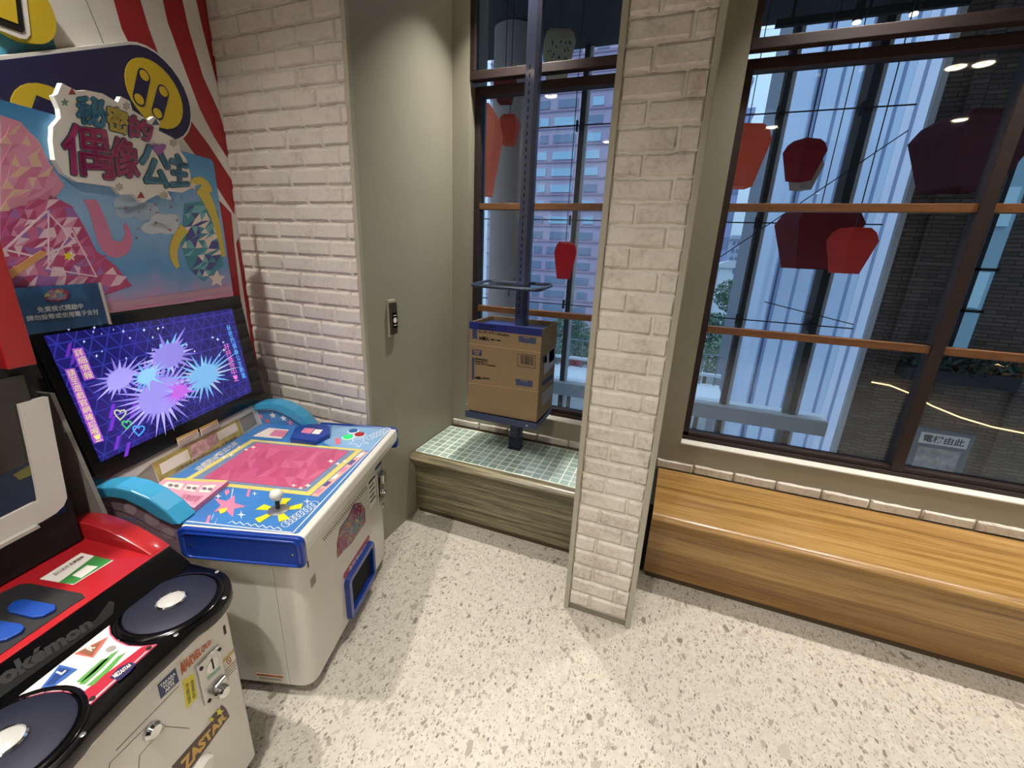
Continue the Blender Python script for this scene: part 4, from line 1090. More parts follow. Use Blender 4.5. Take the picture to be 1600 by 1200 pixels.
# far side: art, buttons, card reader
T('far_panel', [(520, 665), (612, 671), (575, 705), (522, 700), (506, 692)], M_PBLUE2, 0.0017)
T('far_leaflet_print', [(420, 669), (452, 672), (440, 686), (395, 682)], M_PCREAM, 0.0019)
T('far_leaflet_pink', [(430, 672), (450, 674), (443, 684), (420, 681)], M_PPINK, 0.0024)
TOP.line('star_outline', star(560, 691, 14, 5, 0.45, -1.0, 1.2, 0.6), 0.0022, M_PLINE, off=0.0023, closed=True)
for k in range(6):
    TOP.line('curl_outline', ell(578 + 6 * k * 0.9, 684 - 2.4 * k, 6, 3.2, 10), 0.002, M_PLINE, off=0.0023, closed=True)
T('pink_pill_print', [(523, 686), (530, 685), (533, 693), (525, 696)], mat('coral_print', 'd46a78', 0.4), 0.0023)
for nm, px, py, rr_, c, e in (('green_button', 544, 684.5, 0.021, '22d869', 0.35), ('red_button', 562, 680.5, 0.021, 'a01822', 0), ('blue_button', 552, 675, 0.019, '1d5f9c', 0)):
    c3 = TOP(px, py)
    MB().lathe((c3.x, c3.y, 0.701), [(rr_ + 0.005, 0), (rr_ + 0.005, 0.003), (rr_ + 0.001, 0.004)], 22).build('button_collar', M_PLINE, g1, smooth=True)
    MB().lathe((c3.x, c3.y, 0.7045), [(rr_, 0), (rr_, 0.004), (rr_ * 0.7, 0.0065), (rr_ * 0.2, 0.007)], 22).build(nm, mat(nm + '_plastic', c, 0.25, coat=0.4, emit=e), g1, smooth=True)
rd = [(454, 692), (463, 674), (486, 669), (512, 670), (517, 675), (516, 685), (498, 694), (494, 697)]
MB().prism([TOP(x, y, 0.001) for x, y in rd], [TOP(x, y, 0.022) for x, y in rd]).build('card_reader', M_BLUE, g1, bevel=0.003)
TOP.decal('reader_card_mark', [(477, 676), (493, 677), (485, 685), (471, 683)], M_PPINK, 0.0228, 0.0006)
TOP.decal('reader_card_mark', [(494, 678), (505, 679), (499, 686), (487, 685)], M_PCREAM, 0.0228, 0.0006)
# joystick
j = TOP(435, 798)
for k in range(5):
    a = math.radians(100 + 72 * k)
    pts = [(0.026, -0.30), (0.066, -0.22), (0.070, 0.22), (0.026, 0.30)]
    P = [(j.x + q * math.cos(a + w2), j.y + q * math.sin(a + w2)) for q, w2 in pts]
    MB().prism([(x, y, 0.7012) for x, y in P], [(x, y, 0.7028) for x, y in P]).build('star_petal', M_PYEL2, g1)
MB().lathe((j.x, j.y, 0.7013), [(0.031, 0), (0.031, 0.003), (0.024, 0.006), (0.010, 0.008)], 24).build('dust_washer', M_STEEL, g1, smooth=True)
MB().lathe((j.x, j.y, 0.705), [(0.007, 0), (0.006, 0.036)], 12).build('stick_shaft', mat('dark_steel', '3a3a3c', 0.35, metal=0.8), g1, smooth=True)
MB().lathe((j.x, j.y, 0.738), [(0.001 + 0.0185 * math.sin(math.pi * k / 10), 0.0185 - 0.0185 * math.cos(math.pi * k / 10)) for k in range(11)], 20).build('ball_knob', M_WHITE, g1, smooth=True)
# arched wings
WING = [(-0.66, 0.745), (-0.60, 0.786), (-0.545, 0.806), (-0.49, 0.814), (-0.44, 0.806), (-0.39, 0.784), (-0.345, 0.748), (-0.312, 0.704)]
M_SART = mat('side_art_print', '8c7480', 0.45, noise=0.25, nscale=9)
M_SART2 = mat('wing_art_print', '4a7fb0', 0.4, noise=0.2, nscale=12)
for u0, u1, sgn in ((-0.045, 0.020, -1), (0.682, 0.745, 1)):
    low = [(x + 0.012 * (1 if i > 3 else 0), z - 0.034) for i, (x, z) in enumerate(WING)]
    prof = WING + [(-0.335, 0.700), (-0.378, 0.720), (-0.42, 0.750), (-0.465, 0.772), (-0.505, 0.778), (-0.56, 0.770), (-0.62, 0.745), (-0.66, 0.72)]
    MB().extrude(prof, 'y', u0, u1).build('arched_wing', M_SKYB, g1, bevel=0.005)
    inn = [(-0.335, 0.699), (-0.378, 0.719), (-0.42, 0.749), (-0.465, 0.771), (-0.505, 0.777), (-0.56, 0.769), (-0.62, 0.744), (-0.66, 0.719), (-0.66, 0.58 if sgn < 0 else 0.699)]
    if sgn < 0: inn = [(-0.315, 0.60)] + [(-0.315, 0.690)] + inn[1:]
    MB().extrude(inn, 'y', u0 + 0.014, u0 + 0.020).build('side_panel_art', M_SART if sgn < 0 else M_SART2, g1)
    if sgn < 0:
        MB().tube([(x, u0 + 0.013, z - 0.003) for x, z in inn[2:8]], 0.0022, 6).build('side_line', M_PLINE, g1)
        MB().tube([(x - 0.03, u0 + 0.013, z - 0.045) for x, z in inn[1:8]], 0.002, 6).build('side_line', mat('dark_line', '5a474e', 0.6), g1)
        for cx, cz, rr_ in ((-0.47, 0.735, 0.02), (-0.41, 0.705, 0.024), (-0.55, 0.735, 0.018), (-0.37, 0.66, 0.02)):
            MB().lathe((cx, u0 + 0.0135, cz), [(rr_, 0), (rr_, 0.0006)], 14, (0, -1, 0)).build('side_blossom', mat('muted_blossom', 'a9949c', 0.5), g1)
    else:
        MB().tube([(x, u0 + 0.012, z - 0.004) for x, z in inn[:8]], 0.002, 6).build('side_line', M_PLINE, g1)
        for cx, cz, mm in ((-0.56, 0.735, M_PPINK), (-0.50, 0.745, M_PCREAM), (-0.53, 0.715, mat('coral_print', 'd46a78', 0.4)), (-0.45, 0.735, M_PLINE), (-0.42, 0.715, M_PPINK)):
            P = star(cx, cz, 0.016, 5, 0.45, 0.4)
            MB().prism([(x, u0 + 0.0139, z) for x, z in P], [(x, u0 + 0.013, z) for x, z in P]).build('wing_star', mm, g1)
# speaker strip between panel and monitor
MB().prism([(-0.556, -0.03, 0.6995), (-0.66, -0.03, 0.6995), (-0.66, -0.03, 0.80), (-0.59, -0.03, 0.80), (-0.578, -0.03, 0.787)],
           [(-0.556, 0.735, 0.6995), (-0.66, 0.735, 0.6995), (-0.66, 0.735, 0.80), (-0.59, 0.735, 0.80), (-0.578, 0.735, 0.787)]).build('speaker_strip', M_WHITE, g1, bevel=0.003)
M_GRIL = mat('grey_speaker_mesh', '8d8981', 0.6, noise=0.3, nscale=700)
def S(name, pts, m, off=0.0015): return STR.decal(name, pts, m, off, 0.0008)
STR.decal('speaker_grille', [(213, 745), (236, 725), (248, 757), (232, 772)], M_GRIL, 0.0016)
STR.decal('speaker_grille', [(373, 655), (394, 643), (401, 662), (381, 676)], M_GRIL, 0.0016)
M_INSP = mat('instruction_yellow', 'b9a45a', 0.4, noise=0.2, nscale=40)
STR.sub = S('instruction_strip', [(237, 724), (371, 655), (380, 678), (249, 752)], M_INSP, 0.0018)
STR.decal('instruction_art', [(295, 697), (337, 675), (341, 692), (300, 719)], mat('pale_pink_art', 'c59a9a', 0.5, noise=0.35, nscale=60), 0.0024, 0.0005)
for q_ in ([(248, 726), (292, 702), (297, 717), (253, 742)], [(338, 676), (367, 660), (372, 672), (342, 689)]): S('instruction_card', q_, M_PCREAM, 0.0025)
STR.text('lettering', '請掃描會員條碼開始遊戲', [(272, 733), (341, 697), (342, 701), (274, 738)], mat('slate_ink', '4c4a5c', 0.6), off=0.0027)
STR.text('lettering', '活動詳情', [(343, 694), (368, 681), (369, 685), (345, 699)], mat('slate_ink', '4c4a5c', 0.6), off=0.0027)

# monitor housing, bezel, screen
def sp(u, z, d): # point at height z on the tilted screen plane, pushed d behind it
    return (-0.575 - math.tan(t9) * (z - 0.86) - d, u, z)
MB().prism([sp(-0.032, 0.80, 0.004), sp(0.768, 0.80, 0.004), sp(0.768, 1.268, 0.004), sp(-0.032, 1.268, 0.004)],
           [(-0.745, -0.032, 0.80), (-0.745, 0.768, 0.80), (-0.745, 0.768, 1.268), (-0.745, -0.032, 1.268)]).build('monitor_housing', M_BLACK, g1, bevel=0.004)
MB().box(-0.745, -0.665, -0.02, 0.74, 0.578, 0.80).build('rear_column', M_BLACKM, g1)
bez_ = [(45, 520), (150, 745), (410, 606), (375, 461)]
SCR.decal('bezel', [(44, 521), (149, 745), (410, 606), (374, 461)], M_BLACK, 0.0, 0.004)
SCR.sub = SCR.decal('screen', [(68, 525), (157, 722), (393, 612), (362, 482)], lattice_screen(), 0.0012, 0.001)
def em(name, c, e=0.8): return mat('screen_' + name, c, 0.3, emit=e)
M_SLAV = [em('lavender_%d' % k, c) for k, c in enumerate(('8f88dc', '9a94e6', '857dd4', 'a8a2ec', '7a70ca', '948ae0'))]
M_SCY = [em('cyan_%d' % k, c) for k, c in enumerate(('72aee0', '82bce8', '62a0d8', '9ab4d4'))]
def burst(name, cx, cy, r0, r1, n, mats_, seed, off, ax=1.0, ay=0.8):
    rg = random.Random(seed); tr = []
    for k in range(n):
        a = 2 * math.pi * (k + rg.uniform(-.2, .2)) / n; ln = r1 * rg.uniform(0.55, 1.0); wd = math.pi / n * 0.9
        p = lambda r, t: (cx + ax * r * math.cos(t), cy + ay * r * math.sin(t) - 0.28 * ax * r * math.cos(t))
        tr.append((rg.randrange(len(mats_)), [p(r0, a - wd), p(ln, a), p(r0, a + wd)]))
    o = SCR.multi(name, tr, mats_, off=off, th=0.0003); o['kind'] = 'stuff'
    SCR.decal(name + '_core', [(cx + ax * r0 * math.cos(t), cy + ay * r0 * math.sin(t) - 0.28 * ax * r0 * math.cos(t)) for t in [2 * math.pi * k / 24 for k in range(24)]], mats_[0], off, 0.0003)
burst('screen_lavender_burst', 250, 618, 34, 84, 34, M_SLAV, 2, 0.0018)
burst('screen_cyan_burst', 318, 588, 22, 62, 26, M_SCY, 6, 0.0021)
burst('screen_lilac_burst', 186, 592, 20, 52, 20, M_SLAV[1:], 3, 0.0024)
burst('screen_pale_burst', 262, 556, 24, 56, 24, M_SLAV[2:] + M_SCY[:1], 9, 0.0026)
burst('screen_aqua_burst', 228, 588, 14, 40, 18, M_SCY[1:] + M_SLAV[:2], 5, 0.0029)
burst('screen_magenta_burst', 280, 612, 12, 34, 16, [em('magenta', 'b05fd0'), em('orchid', '8a4fc0'), M_SLAV[3]], 7, 0.0032)
brs = []
for (cx, cy) in ((172, 640), (180, 690), (196, 700), (120, 560), (104, 545), (112, 556), (172, 660), (205, 640)):
    brs.append([(cx - 3, cy + 14), (cx + 3, cy + 12), (cx + 8, cy - 10), (cx + 2, cy - 8)])
for b_ in brs: SCR.decal('screen_light_bar', b_, em('violet_bar', '6a30c0', 0.7), 0.0017, 0.0003)
def heart(cx, cy, r): return [(cx + r * 0.9 * math.sin(t) ** 3 * 1.1, cy - r * (0.8 * math.cos(t) - 0.33 * math.cos(2 * t) - 0.12 * math.cos(3 * t))) for t in [2 * math.pi * k / 18 for k in range(18)]]
for (cx, cy, r, c) in ((187, 647, 9, 'b0b8a0'), (197, 663, 7, '3fb060'), (216, 672, 9, '3fa0e0')):
    SCR.line('screen_heart', heart(cx, cy, r), 0.004, em('heart_' + c, c), off=0.0021, closed=True)
SCR.multi('screen_sparkles', [star(rng.uniform(100, 350), rng.uniform(510, 560), rng.uniform(1.5, 3), 4, 0.3) for _ in range(26)], em('spark', 'b8c8ff', 1.2), off=0.0017, th=0.0003)
M_SYEL = em('gold_text', 'd8cf7a', 1.0); M_SPUR = em('purple_outline', 'a050c8', 0.8); M_SPNK = em('pink_text', 'd070c0', 1.0); M_SBLU = em('blue_text', '58a8f0', 1.0)
for body, qd, mm in (('詳細情報', [(113, 546), (126, 544), (146, 590), (133, 594)], M_SYEL), ('請至遊戲官網確認喔！', [(102, 578), (114, 576), (160, 688), (148, 692)], M_SYEL)):
    SCR.decal('screen_text_backing', [(qd[0][0] - 2, qd[0][1] - 1), (qd[1][0] + 2, qd[1][1] - 1), (qd[2][0] + 2, qd[2][1] + 1), (qd[3][0] - 2, qd[3][1] + 1)], M_SPUR, 0.0019, 0.0003)
    SCR.text('screen_lettering', body, qd, mm, off=0.0024, vertical=True)
SCR.text('screen_lettering', '秘密的偶像公主動畫', [(352, 508), (358, 507), (384, 590), (378, 592)], M_SBLU, off=0.0024, vertical=True)
SCR.text('screen_lettering', '好評播放中！', [(348, 537), (356, 536), (373, 595), (365, 597)], M_SPNK, off=0.0024, vertical=True)
# caution stickers on the bezel
SCR.sub = bpy.data.objects['bezel']
for q_ in ([(275, 685), (308, 670), (311, 681), (279, 698)], [(311, 669), (339, 655), (342, 666), (315, 681)]):
    SCR.decal('caution_sticker', q_, M_PCREAM, 0.0012, 0.0008)
    SCR.decal('caution_band', [q_[0], q_[1], (q_[1][0] + 0.8, q_[1][1] + 3), (q_[0][0] + 0.8, q_[0][1] + 3)], mat('caution_amber', 'c9a04a', 0.5), 0.0017, 0.0005)
    for k in (0.45, 0.65, 0.85):
        a = (q_[0][0] * (1 - k) + q_[3][0] * k + 2, q_[0][1] * (1 - k) + q_[3][1] * k); b = (q_[1][0] * (1 - k) + q_[2][0] * k - 2, q_[1][1] * (1 - k) + q_[2][1] * k)
        SCR.line('caution_lettering', [a, b], 0.0016, M_INK, off=0.0017)

# header board above the monitor with printed scene
hb = [(-8, 156), (325, 246), (333, 252), (360, 456), (40, 520), (-8, 440)]
y0, y1 = BAN(-60, 300).y, 0.752
MB().prism([(-0.655, y0 * 0 - 0.03, 1.27), (-0.655, y1, 1.27), (-0.655, y1, 1.795), (-0.655, y1 - 0.012, 1.805), (-0.655, -0.03, 1.805)],
           [(-0.645, -0.03, 1.27), (-0.645, y1, 1.27), (-0.645, y1, 1.795), (-0.645, y1 - 0.012, 1.805), (-0.645, -0.03, 1.805)]).build('header_board', banner_sky(), g1)
BAN.sub = bpy.data.objects['header_board']
for u in (0.12, 0.62): MB().box(-0.70, -0.656, u - 0.02, u + 0.02, 1.20, 1.76).build('header_strut', M_BLACKM, g1)
def Bd(name, pts, m, off=0.001): return BAN.decal(name, pts, m, off, 0.0005)
M_CLOUD = mat('printed_cloud', 'a9c1d6', 0.45); M_CLOUD2 = mat('printed_cloud_light', 'c6d3df', 0.45)
BAN.multi('cloud_print', [ell(203, 318, 26, 17), ell(226, 330, 22, 14), ell(195, 332, 16, 10)], M_CLOUD, off=0.0010, th=0.0005)
BAN.multi('cloud_print', [ell(250, 346, 16, 12), ell(266, 344, 14, 10), ell(238, 356, 18, 10), ell(262, 356, 18, 10)], M_CLOUD2, off=0.0014, th=0.0005)
M_PM = [mat('mosaic_pink_%d' % k, c, 0.45) for k, c in enumerate(('b44a76', 'c66a90', 'a94070', 'd491ae', 'e2c3cf', 'b85c8c', '9c6aa8'))]
BAN.patch('pink_mosaic_print', [(0, 330), (40, 318), (70, 300), (112, 322), (130, 352), (150, 392), (180, 415), (206, 446), (160, 462), (20, 452), (0, 420)], 15, M_PM, 12, 0.0012)
BAN.patch('pastel_mosaic_print', [(0, 180), (30, 190), (60, 220), (80, 262), (100, 290), (78, 318), (30, 322), (0, 334)], 17, [mat('blush_print', 'd58ea4', 0.45), mat('rose_print', 'c97a96', 0.45), mat('peach_tint', 'd9b39c', 0.45), M_PM[3]], 13, 0.0012)
BAN.line('white_facet_line', [(6, 390), (72, 330), (118, 378), (60, 402), (6, 390)], 0.005, mat('pale_pink_line', 'e3cbd6', 0.5), off=0.0018)
BAN.line('white_facet_line', [(75, 330), (75, 420), (150, 432), (112, 360), (72, 420)], 0.004, mat('pale_pink_line', 'e3cbd6', 0.5), off=0.0018)
rib = bez((128, 312), (150, 330), (140, 395), (178, 403), 10) + bez((178, 403), (205, 404), (216, 372), (196, 348), 8) + bez((192, 352), (200, 372), (188, 384), (175, 374), 6) + bez((175, 374), (168, 350), (160, 330), (150, 312), 6)
Bd('pink_ribbon_print', rib, mat('ribbon_pink', 'cf7c9f', 0.45), 0.0014)
BAN.patch('teal_mosaic_print', [(288, 318), (318, 314), (340, 330), (346, 380), (348, 415), (318, 440), (295, 420), (282, 380)], 11, [mat('teal_print', '3f8f9e', 0.45), mat('aqua_print', '74b3bd', 0.45), mat('indigo_print', '4a4f94', 0.45), M_PCREAM], 14, 0.0012)
for pts in (bez((282, 350), (262, 375), (258, 400), (275, 420), 8) + bez((280, 416), (272, 395), (278, 378), (294, 362), 8), bez((318, 285), (335, 310), (344, 350), (352, 400), 8) + bez((346, 402), (336, 350), (322, 320), (306, 300), 8), bez((296, 282), (310, 268), (328, 280), (332, 300), 6) + bez((326, 300), (318, 286), (308, 284), (298, 296), 6)):
    Bd('yellow_ribbon_print', pts, mat('ribbon_yellow', 'd6c04e', 0.45), 0.0019)
for st_ in (star(338, 436, 14, 5, 0.5), star(110, 400, 9, 5, 0.45), star(300, 290, 8, 5, 0.4)): Bd('white_star_print', st_, M_PCREAM, 0.0021)
Bd('yellow_star_print', star(105, 400, 8, 5, 0.45, -1.4), M_PYEL2, 0.0025)
BAN.multi('confetti_print', [star(rng.uniform(190, 280), rng.uniform(300, 375), rng.uniform(1.5, 3), 4, 0.5) for _ in range(18)], mat('confetti', 'b06a80', 0.5), off=0.0019, th=0.0005)
Bd('rainbow_print', [(10, 424), (62, 392), (72, 393), (70, 400), (16, 436)], mat('amber_streak', 'cf9a62', 0.5), 0.0022)
Bd('clear_slot_edge', [(164, 474), (358, 447), (360, 456), (166, 486)], mat('rose_grey_edge', 'b98fa4', 0.3, coat=0.4), 0.0019)
# raised title board
TB = Face(g1, (-0.630, 0, 0), (1, 0, 0))
out_ = [(84, 150), (90, 147), (97, 130), (120, 142), (135, 141), (160, 146), (184, 160), (189, 151), (203, 158), (207, 172), (232, 188), (241, 182), (250, 190), (248, 204), (268, 214), (280, 222), (282, 236), (292, 250), (298, 275), (297, 295), (285, 301), (262, 298), (268, 312), (246, 304), (222, 317), (208, 303), (188, 304), (178, 292), (150, 288), (120, 284), (100, 272), (86, 250), (82, 220), (83, 198), (95, 184), (93, 170)]
MB().prism([TB(x, y, -0.0145) for x, y in out_], [TB(x, y, 0) for x, y in out_]).build('title_board', M_PRW, g1, label='white cut-out title board with bubble letters')
tl = bpy.data.objects['title_board']
M_TPK = mat('title_magenta', 'b13a72', 0.2, coat=0.6, noise=0.15, nscale=30); M_TBL = mat('title_blue', '4a8cae', 0.2, coat=0.6, noise=0.15, nscale=30)
M_TTE = mat('title_teal', '4f9c98', 0.2, coat=0.6); M_TYE = mat('title_yellow', 'cdb64e', 0.2, coat=0.6); M_TOUT = mat('title_outline', '3d5f66', 0.4)
for ch, qd, mm in (('秘', [(119, 150), (163, 155), (166, 200), (121, 190)], M_TBL), ('密', [(166, 163), (198, 175), (199, 210), (168, 203)], M_TYE), ('的', [(201, 178), (237, 194), (234, 220), (203, 213)], M_TPK),
                   ('偶', [(95, 192), (166, 201), (179, 281), (99, 270)], M_TPK), ('像', [(170, 212), (213, 222), (217, 279), (178, 273)], M_TPK), ('公', [(216, 222), (263, 236), (264, 293), (222, 289)], M_TBL), ('主', [(264, 236), (293, 250), (294, 289), (267, 291)], M_TBL)):
    cx, cy = sum(p[0] for p in qd) / 4, sum(p[1] for p in qd) / 4
    big = [(cx + (x - cx) * 1.10, cy + (y - cy) * 1.10) for x, y in qd]
    TB.text('letter_outline', ch, qd, M_TOUT, off=0.0012, halo=3.2, parent=tl)
    TB.text('letter', ch, qd, mm, off=0.003, halo=1.5, parent=tl)
TB.decal('heart_charm', heart(247, 232, 11), mat('title_violet', '8e4a9c', 0.25, coat=0.5), 0.0044, 0.001, tl)
for cx, cy in ((197, 166), (271, 223), (186, 292), (256, 305)): TB.decal('flower_charm', star(cx, cy, 7, 6, 0.7), mat('charm_grey', 'b3aca4', 0.5), 0.001, 0.0008, tl)
for cx, cy, c in ((101, 160, '6d8c86'), (112, 144, '8b3d4a'), (243, 192, '5b6480'), (220, 306, '9c3c48')): TB.decal('charm', star(cx, cy, 7, 3 if cx > 105 else 5, 0.5), mat('charm_' + c, c, 0.5), 0.001, 0.0008, tl)

# front of the cabinet
CO = Face(g1, (0.004, 0, 0), (1, 0, 0))
lo = [(541, 908), (577, 857), (580, 905), (546, 962)]
def uz(p): q = FRO(*p); return q.y, q.z
fr = rrect(0.262, 0.520, 0.062, 0.262, 0.022, 5); inn = rrect(0.290, 0.500, 0.092, 0.236, 0.008, 5)
mb = MB(); n = len(fr)
A = [(0.0005, y, z) for y, z in fr]; B = [(0.020, y + (0.391 - y) * 0.03, z + (0.162 - z) * 0.03) for y, z in fr]; C = [(0.018, y, z) for y, z in inn]; D_ = [(0.0006, y, z) for y, z in inn]
mb.add(A + B + C + D_, [(i, (i + 1) % n, n + (i + 1) % n, n + i) for i in range(n)] + [(n + i, n + (i + 1) % n, 2 * n + (i + 1) % n, 2 * n + i) for i in range(n)] + [(2 * n + i, 2 * n + (i + 1) % n, 3 * n + (i + 1) % n, 3 * n + i) for i in range(n)])
mb.build('outlet_frame', M_BLUE, g1, smooth=True)
MB().extrude([(y, z) for y, z in inn], 'x', 0.0004, 0.0014).build('outlet_hole', M_DARK, g1)
MB().extrude(rrect(0.262, 0.512, 0.266, 0.292, 0.012, 4), 'x', 0.0004, 0.0014).build('outlet_label', mat('red_label', 'b04a4c', 0.4, coat=0.2), g1)
FRO.text('outlet_lettering', '卡片取出口', [(543, 889), (571, 850), (572.5, 855.5), (545.5, 896)], M_PLINE, off=0.002, halo=0.4)
M_EMB = [mat('emblem_%d' % k, c, 0.4, coat=0.2) for k, c in enumerate(('8e3a54', '5d7f94', 'a8505e', '4f6f7c', 'a59a5c', '8a6f8c'))]
FRO.patch('title_sticker', [(527, 872), (526, 850), (531, 825), (545, 805), (552, 788), (563, 785), (570, 795), (571, 815), (558, 835), (548, 850), (537, 860)], 4, M_EMB, 16, 0.0012)
for ch, qd, mm in (('偶', [(527, 845), (540, 830), (541, 855), (528, 870)], M_TPK), ('公', [(549, 818), (562, 803), (563, 822), (550, 837)], M_TBL), ('的', [(552, 795), (563, 786), (564, 802), (553, 812)], M_TPK)):
    FRO.text('sticker_letter', ch, qd, mm, off=0.002, halo=0.5)
FRO.multi('vent_tick', [[(504 + (570 - 504) * k / 26, 841 - (841 - 760) * k / 26), (505.0 + (570 - 504) * k / 26, 840 - (841 - 760) * k / 26), (508.0 + (570 - 504) * k / 26, 844 - (841 - 760) * k / 26), (507 + (570 - 504) * k / 26, 845 - (841 - 760) * k / 26)] for k in range(27)], mat('tick_ink', '6b665e', 0.6), off=0.0008, th=0.0005)
MB().box(0.0004, 0.0014, 0.535, 0.610, 0.40, 0.535).build('price_card', M_PRW, g1)
MB().box(0.0015, 0.002, 0.538, 0.607, 0.520, 0.532).build('price_band', M_INK, g1)
for k in range(4): MB().box(0.0015, 0.002, 0.543, 0.600 - 0.008 * (k % 2), 0.425 + 0.024 * k, 0.434 + 0.024 * k).build('price_lettering', mat('grey_ink', '4c4a48', 0.6), g1)
MB().box(0.0004, 0.002, 0.618, 0.690, 0.545, 0.565).build('slot_label', mat('navy_label', '2c3a6a', 0.4), g1)
MB().box(0.0004, 0.006, 0.622, 0.692, 0.37, 0.525).build('coin_plate', M_STEEL, g1, bevel=0.003)
MB().box(0.006, 0.026, 0.650, 0.690, 0.46, 0.51).build('coin_mech', M_STEEL, g1, bevel=0.006)
MB().box(0.006, 0.0068, 0.634, 0.644, 0.40, 0.50).build('coin_slot', M_DARK, g1)
MB().lathe((0.006, 0.668, 0.415), [(0.014, 0), (0.014, 0.012), (0.010, 0.018)], 16, (1, 0, 0)).build('return_knob', M_CHROME, g1, smooth=True)
MB().lathe((0.0, 0.668, 0.335), [(0.011, 0), (0.011, 0.008), (0.008, 0.010)], 16, (1, 0, 0)).build('cabinet_lock', M_CHROME, g1, smooth=True)
MB().box(0.0004, 0.0012, 0.05, 0.056, 0.505, 0.53).build('front_mark', M_INK, g1)
MB().box(0.0004, 0.0012, 0.055, 0.085, 0.42, 0.455).build('front_emblem', mat('grey_print', '8e897e', 0.6), g1)
MB().box(-0.198, -0.10, -0.0012, -0.0002, 0.063, 0.093).build('warning_sticker', M_PCREAM, g1)
MB().box(-0.196, -0.102, -0.0018, -0.0012, 0.083, 0.092).build('warning_band', mat('warning_orange', 'b06a42', 0.5), g1)
MB().box(-0.19, -0.11, -0.0018, -0.0012, 0.068, 0.078).build('warning_lettering', mat('warning_grey', 'a9a49c', 0.5), g1)

# notice in an acrylic holder, clipped over the header's lower corner
nt_ = thing('notice_sign', 'navy notice with white text in clear acrylic holder above the screen', 'sign', O1, math.radians(17))
NT = Face(nt_, (-0.618, 0, 1.30), (math.cos(t9), 0, math.sin(t9)))
nq = [(12, 451), (153, 442), (170, 505), (40, 524)]
MB().prism([NT(x, y, -0.003) for x, y in nq], [NT(x, y, 0) for x, y in nq]).build('notice_card', mat('notice_navy', '2f5680', 0.4, noise=0.08, nscale=6), nt_)
ac = [(9, 450), (157, 441), (174, 507), (39, 526)]
MB().prism([NT(x, y, 0.0015) for x, y in ac], [NT(x, y, 0.004) for x, y in ac]).build('acrylic_cover', glass('clear_acrylic', (0.97, 0.97, 0.97), 0.35), nt_)
NT.decal('holder_edge', [(153, 442), (157, 441), (174, 507), (170, 506)], M_PCREAM, 0.0012, 0.001, nt_)
NT.text('lettering', '免費模式開啟中', [(57, 480), (128, 474), (130, 482), (59, 489)], M_PLINE, off=0.0012, halo=0.25, parent=nt_)
NT.text('lettering', '請勿投幣或使用電子支付', [(40, 494), (152, 483), (154, 491), (42, 502)], M_PLINE, off=0.0012, halo=0.25, parent=nt_)
NT.patch('emblem', [(68, 464), (75, 453), (95, 450), (108, 456), (106, 466), (90, 472), (74, 471)], 5, M_EMB, 18, 0.0014)

# leaflets lying on the control panel
lf = thing('leaflet_stack', 'stack of pink printed leaflets lying on the control panel', 'leaflets', O1, math.radians(17))
lq = [(258, 747), (357, 751), (303, 794), (240, 762)]
LT = Face(lf, (0, 0, 0.7165), (0, 0, 1))
MB().prism([LT(x, y, -0.0145) for x, y in lq], [LT(x, y, 0) for x, y in lq]).build('leaflet_pile', M_PPINK, lf)
LT.decal('top_sheet', lq, mat('leaflet_pink', 'd69aae', 0.5, noise=0.12, nscale=60), 0.0008, 0.0006, lf)
LT.decal('yellow_heading', [(262, 747), (356, 751), (351, 754), (256, 750)], M_PYEL, 0.0014, 0.0005, lf)
for q_ in ([(262, 753), (288, 756), (281, 766), (252, 760)], [(293, 757), (312, 759), (305, 769), (286, 766)], [(318, 759), (338, 758), (328, 770), (310, 769)]):
    LT.decal('picture_box', q_, M_PCREAM, 0.0014, 0.0005, lf)
    cx, cy = sum(p[0] for p in q_) / 4, sum(p[1] for p in q_) / 4
    LT.multi('picture', [ell(cx - 4, cy, 4, 2.4, 10), ell(cx + 5, cy + 1, 4, 2.4, 10)], mat('picture_grey', '7c6a78', 0.5), off=0.0019, th=0.0004, parent=lf)
LT.text('lettering', '活動說明', [(285, 772), (318, 775), (305, 787), (283, 779)], mat('rose_ink', 'a8456a', 0.5), off=0.0015, parent=lf)

# ================================================================== RED AND BLACK GAME MACHINE (foreground)
O2 = (-0.955, 0.548, 0); A2 = math.radians(12.2)
g2 = thing('disc_game_machine', 'red and black game machine with two round push discs, nearest the camera', 'arcade machine', O2, A2)
DK = 0.65
TOP2 = Face(g2, (0, 0, DK), (0, 0, 1)); FR2 = Face(g2, (0, 0, 0), (1, 0, 0))
bo = rrect(-0.66, 0.0, -0.74, 0.004, 0.014, 4)
MB().prism([(x, y, 0.075) for x, y in bo], [(x, y, 0.599) for x, y in bo]).build('cabinet_body', M_CAB, g2, smooth=True)
MB().box(-0.62, -0.04, -0.70, -0.04, 0.03, 0.076).build('plinth', M_BLACKM, g2)
for x, y in ((-0.58, -0.66), (-0.58, -0.08), (-0.08, -0.66), (-0.08, -0.08)): MB().lathe((x, y, 0), [(0.025, 0), (0.025, 0.03)], 12).build('foot', M_BLACKM, g2)
LB = [(-0.100, -0.049), (-0.096, -0.367)]
def deck_outline(grow=0.0):
    R = 0.122 + grow; pts = [(-0.30, 0.080 + grow), (-0.18, 0.080 + grow)]
    a0 = math.radians(88); a1 = math.radians(-22)
    for k in range(13):
        a = a0 + (a1 - a0) * k / 12; pts.append((LB[0][0] + R * math.cos(a), LB[0][1] + R * math.sin(a)))
    pts += [(0.012 + grow, -0.155), (0.010 + grow, -0.208), (0.012 + grow, -0.262)]
    for k in range(13):
        a = math.radians(22) + (math.radians(-88) - math.radians(22)) * k / 12; pts.append((LB[1][0] + R * math.cos(a), LB[1][1] + R * math.sin(a)))
    pts += [(-0.18, -0.50 - grow), (-0.30, -0.50 - grow)]
    return pts
do = deck_outline()
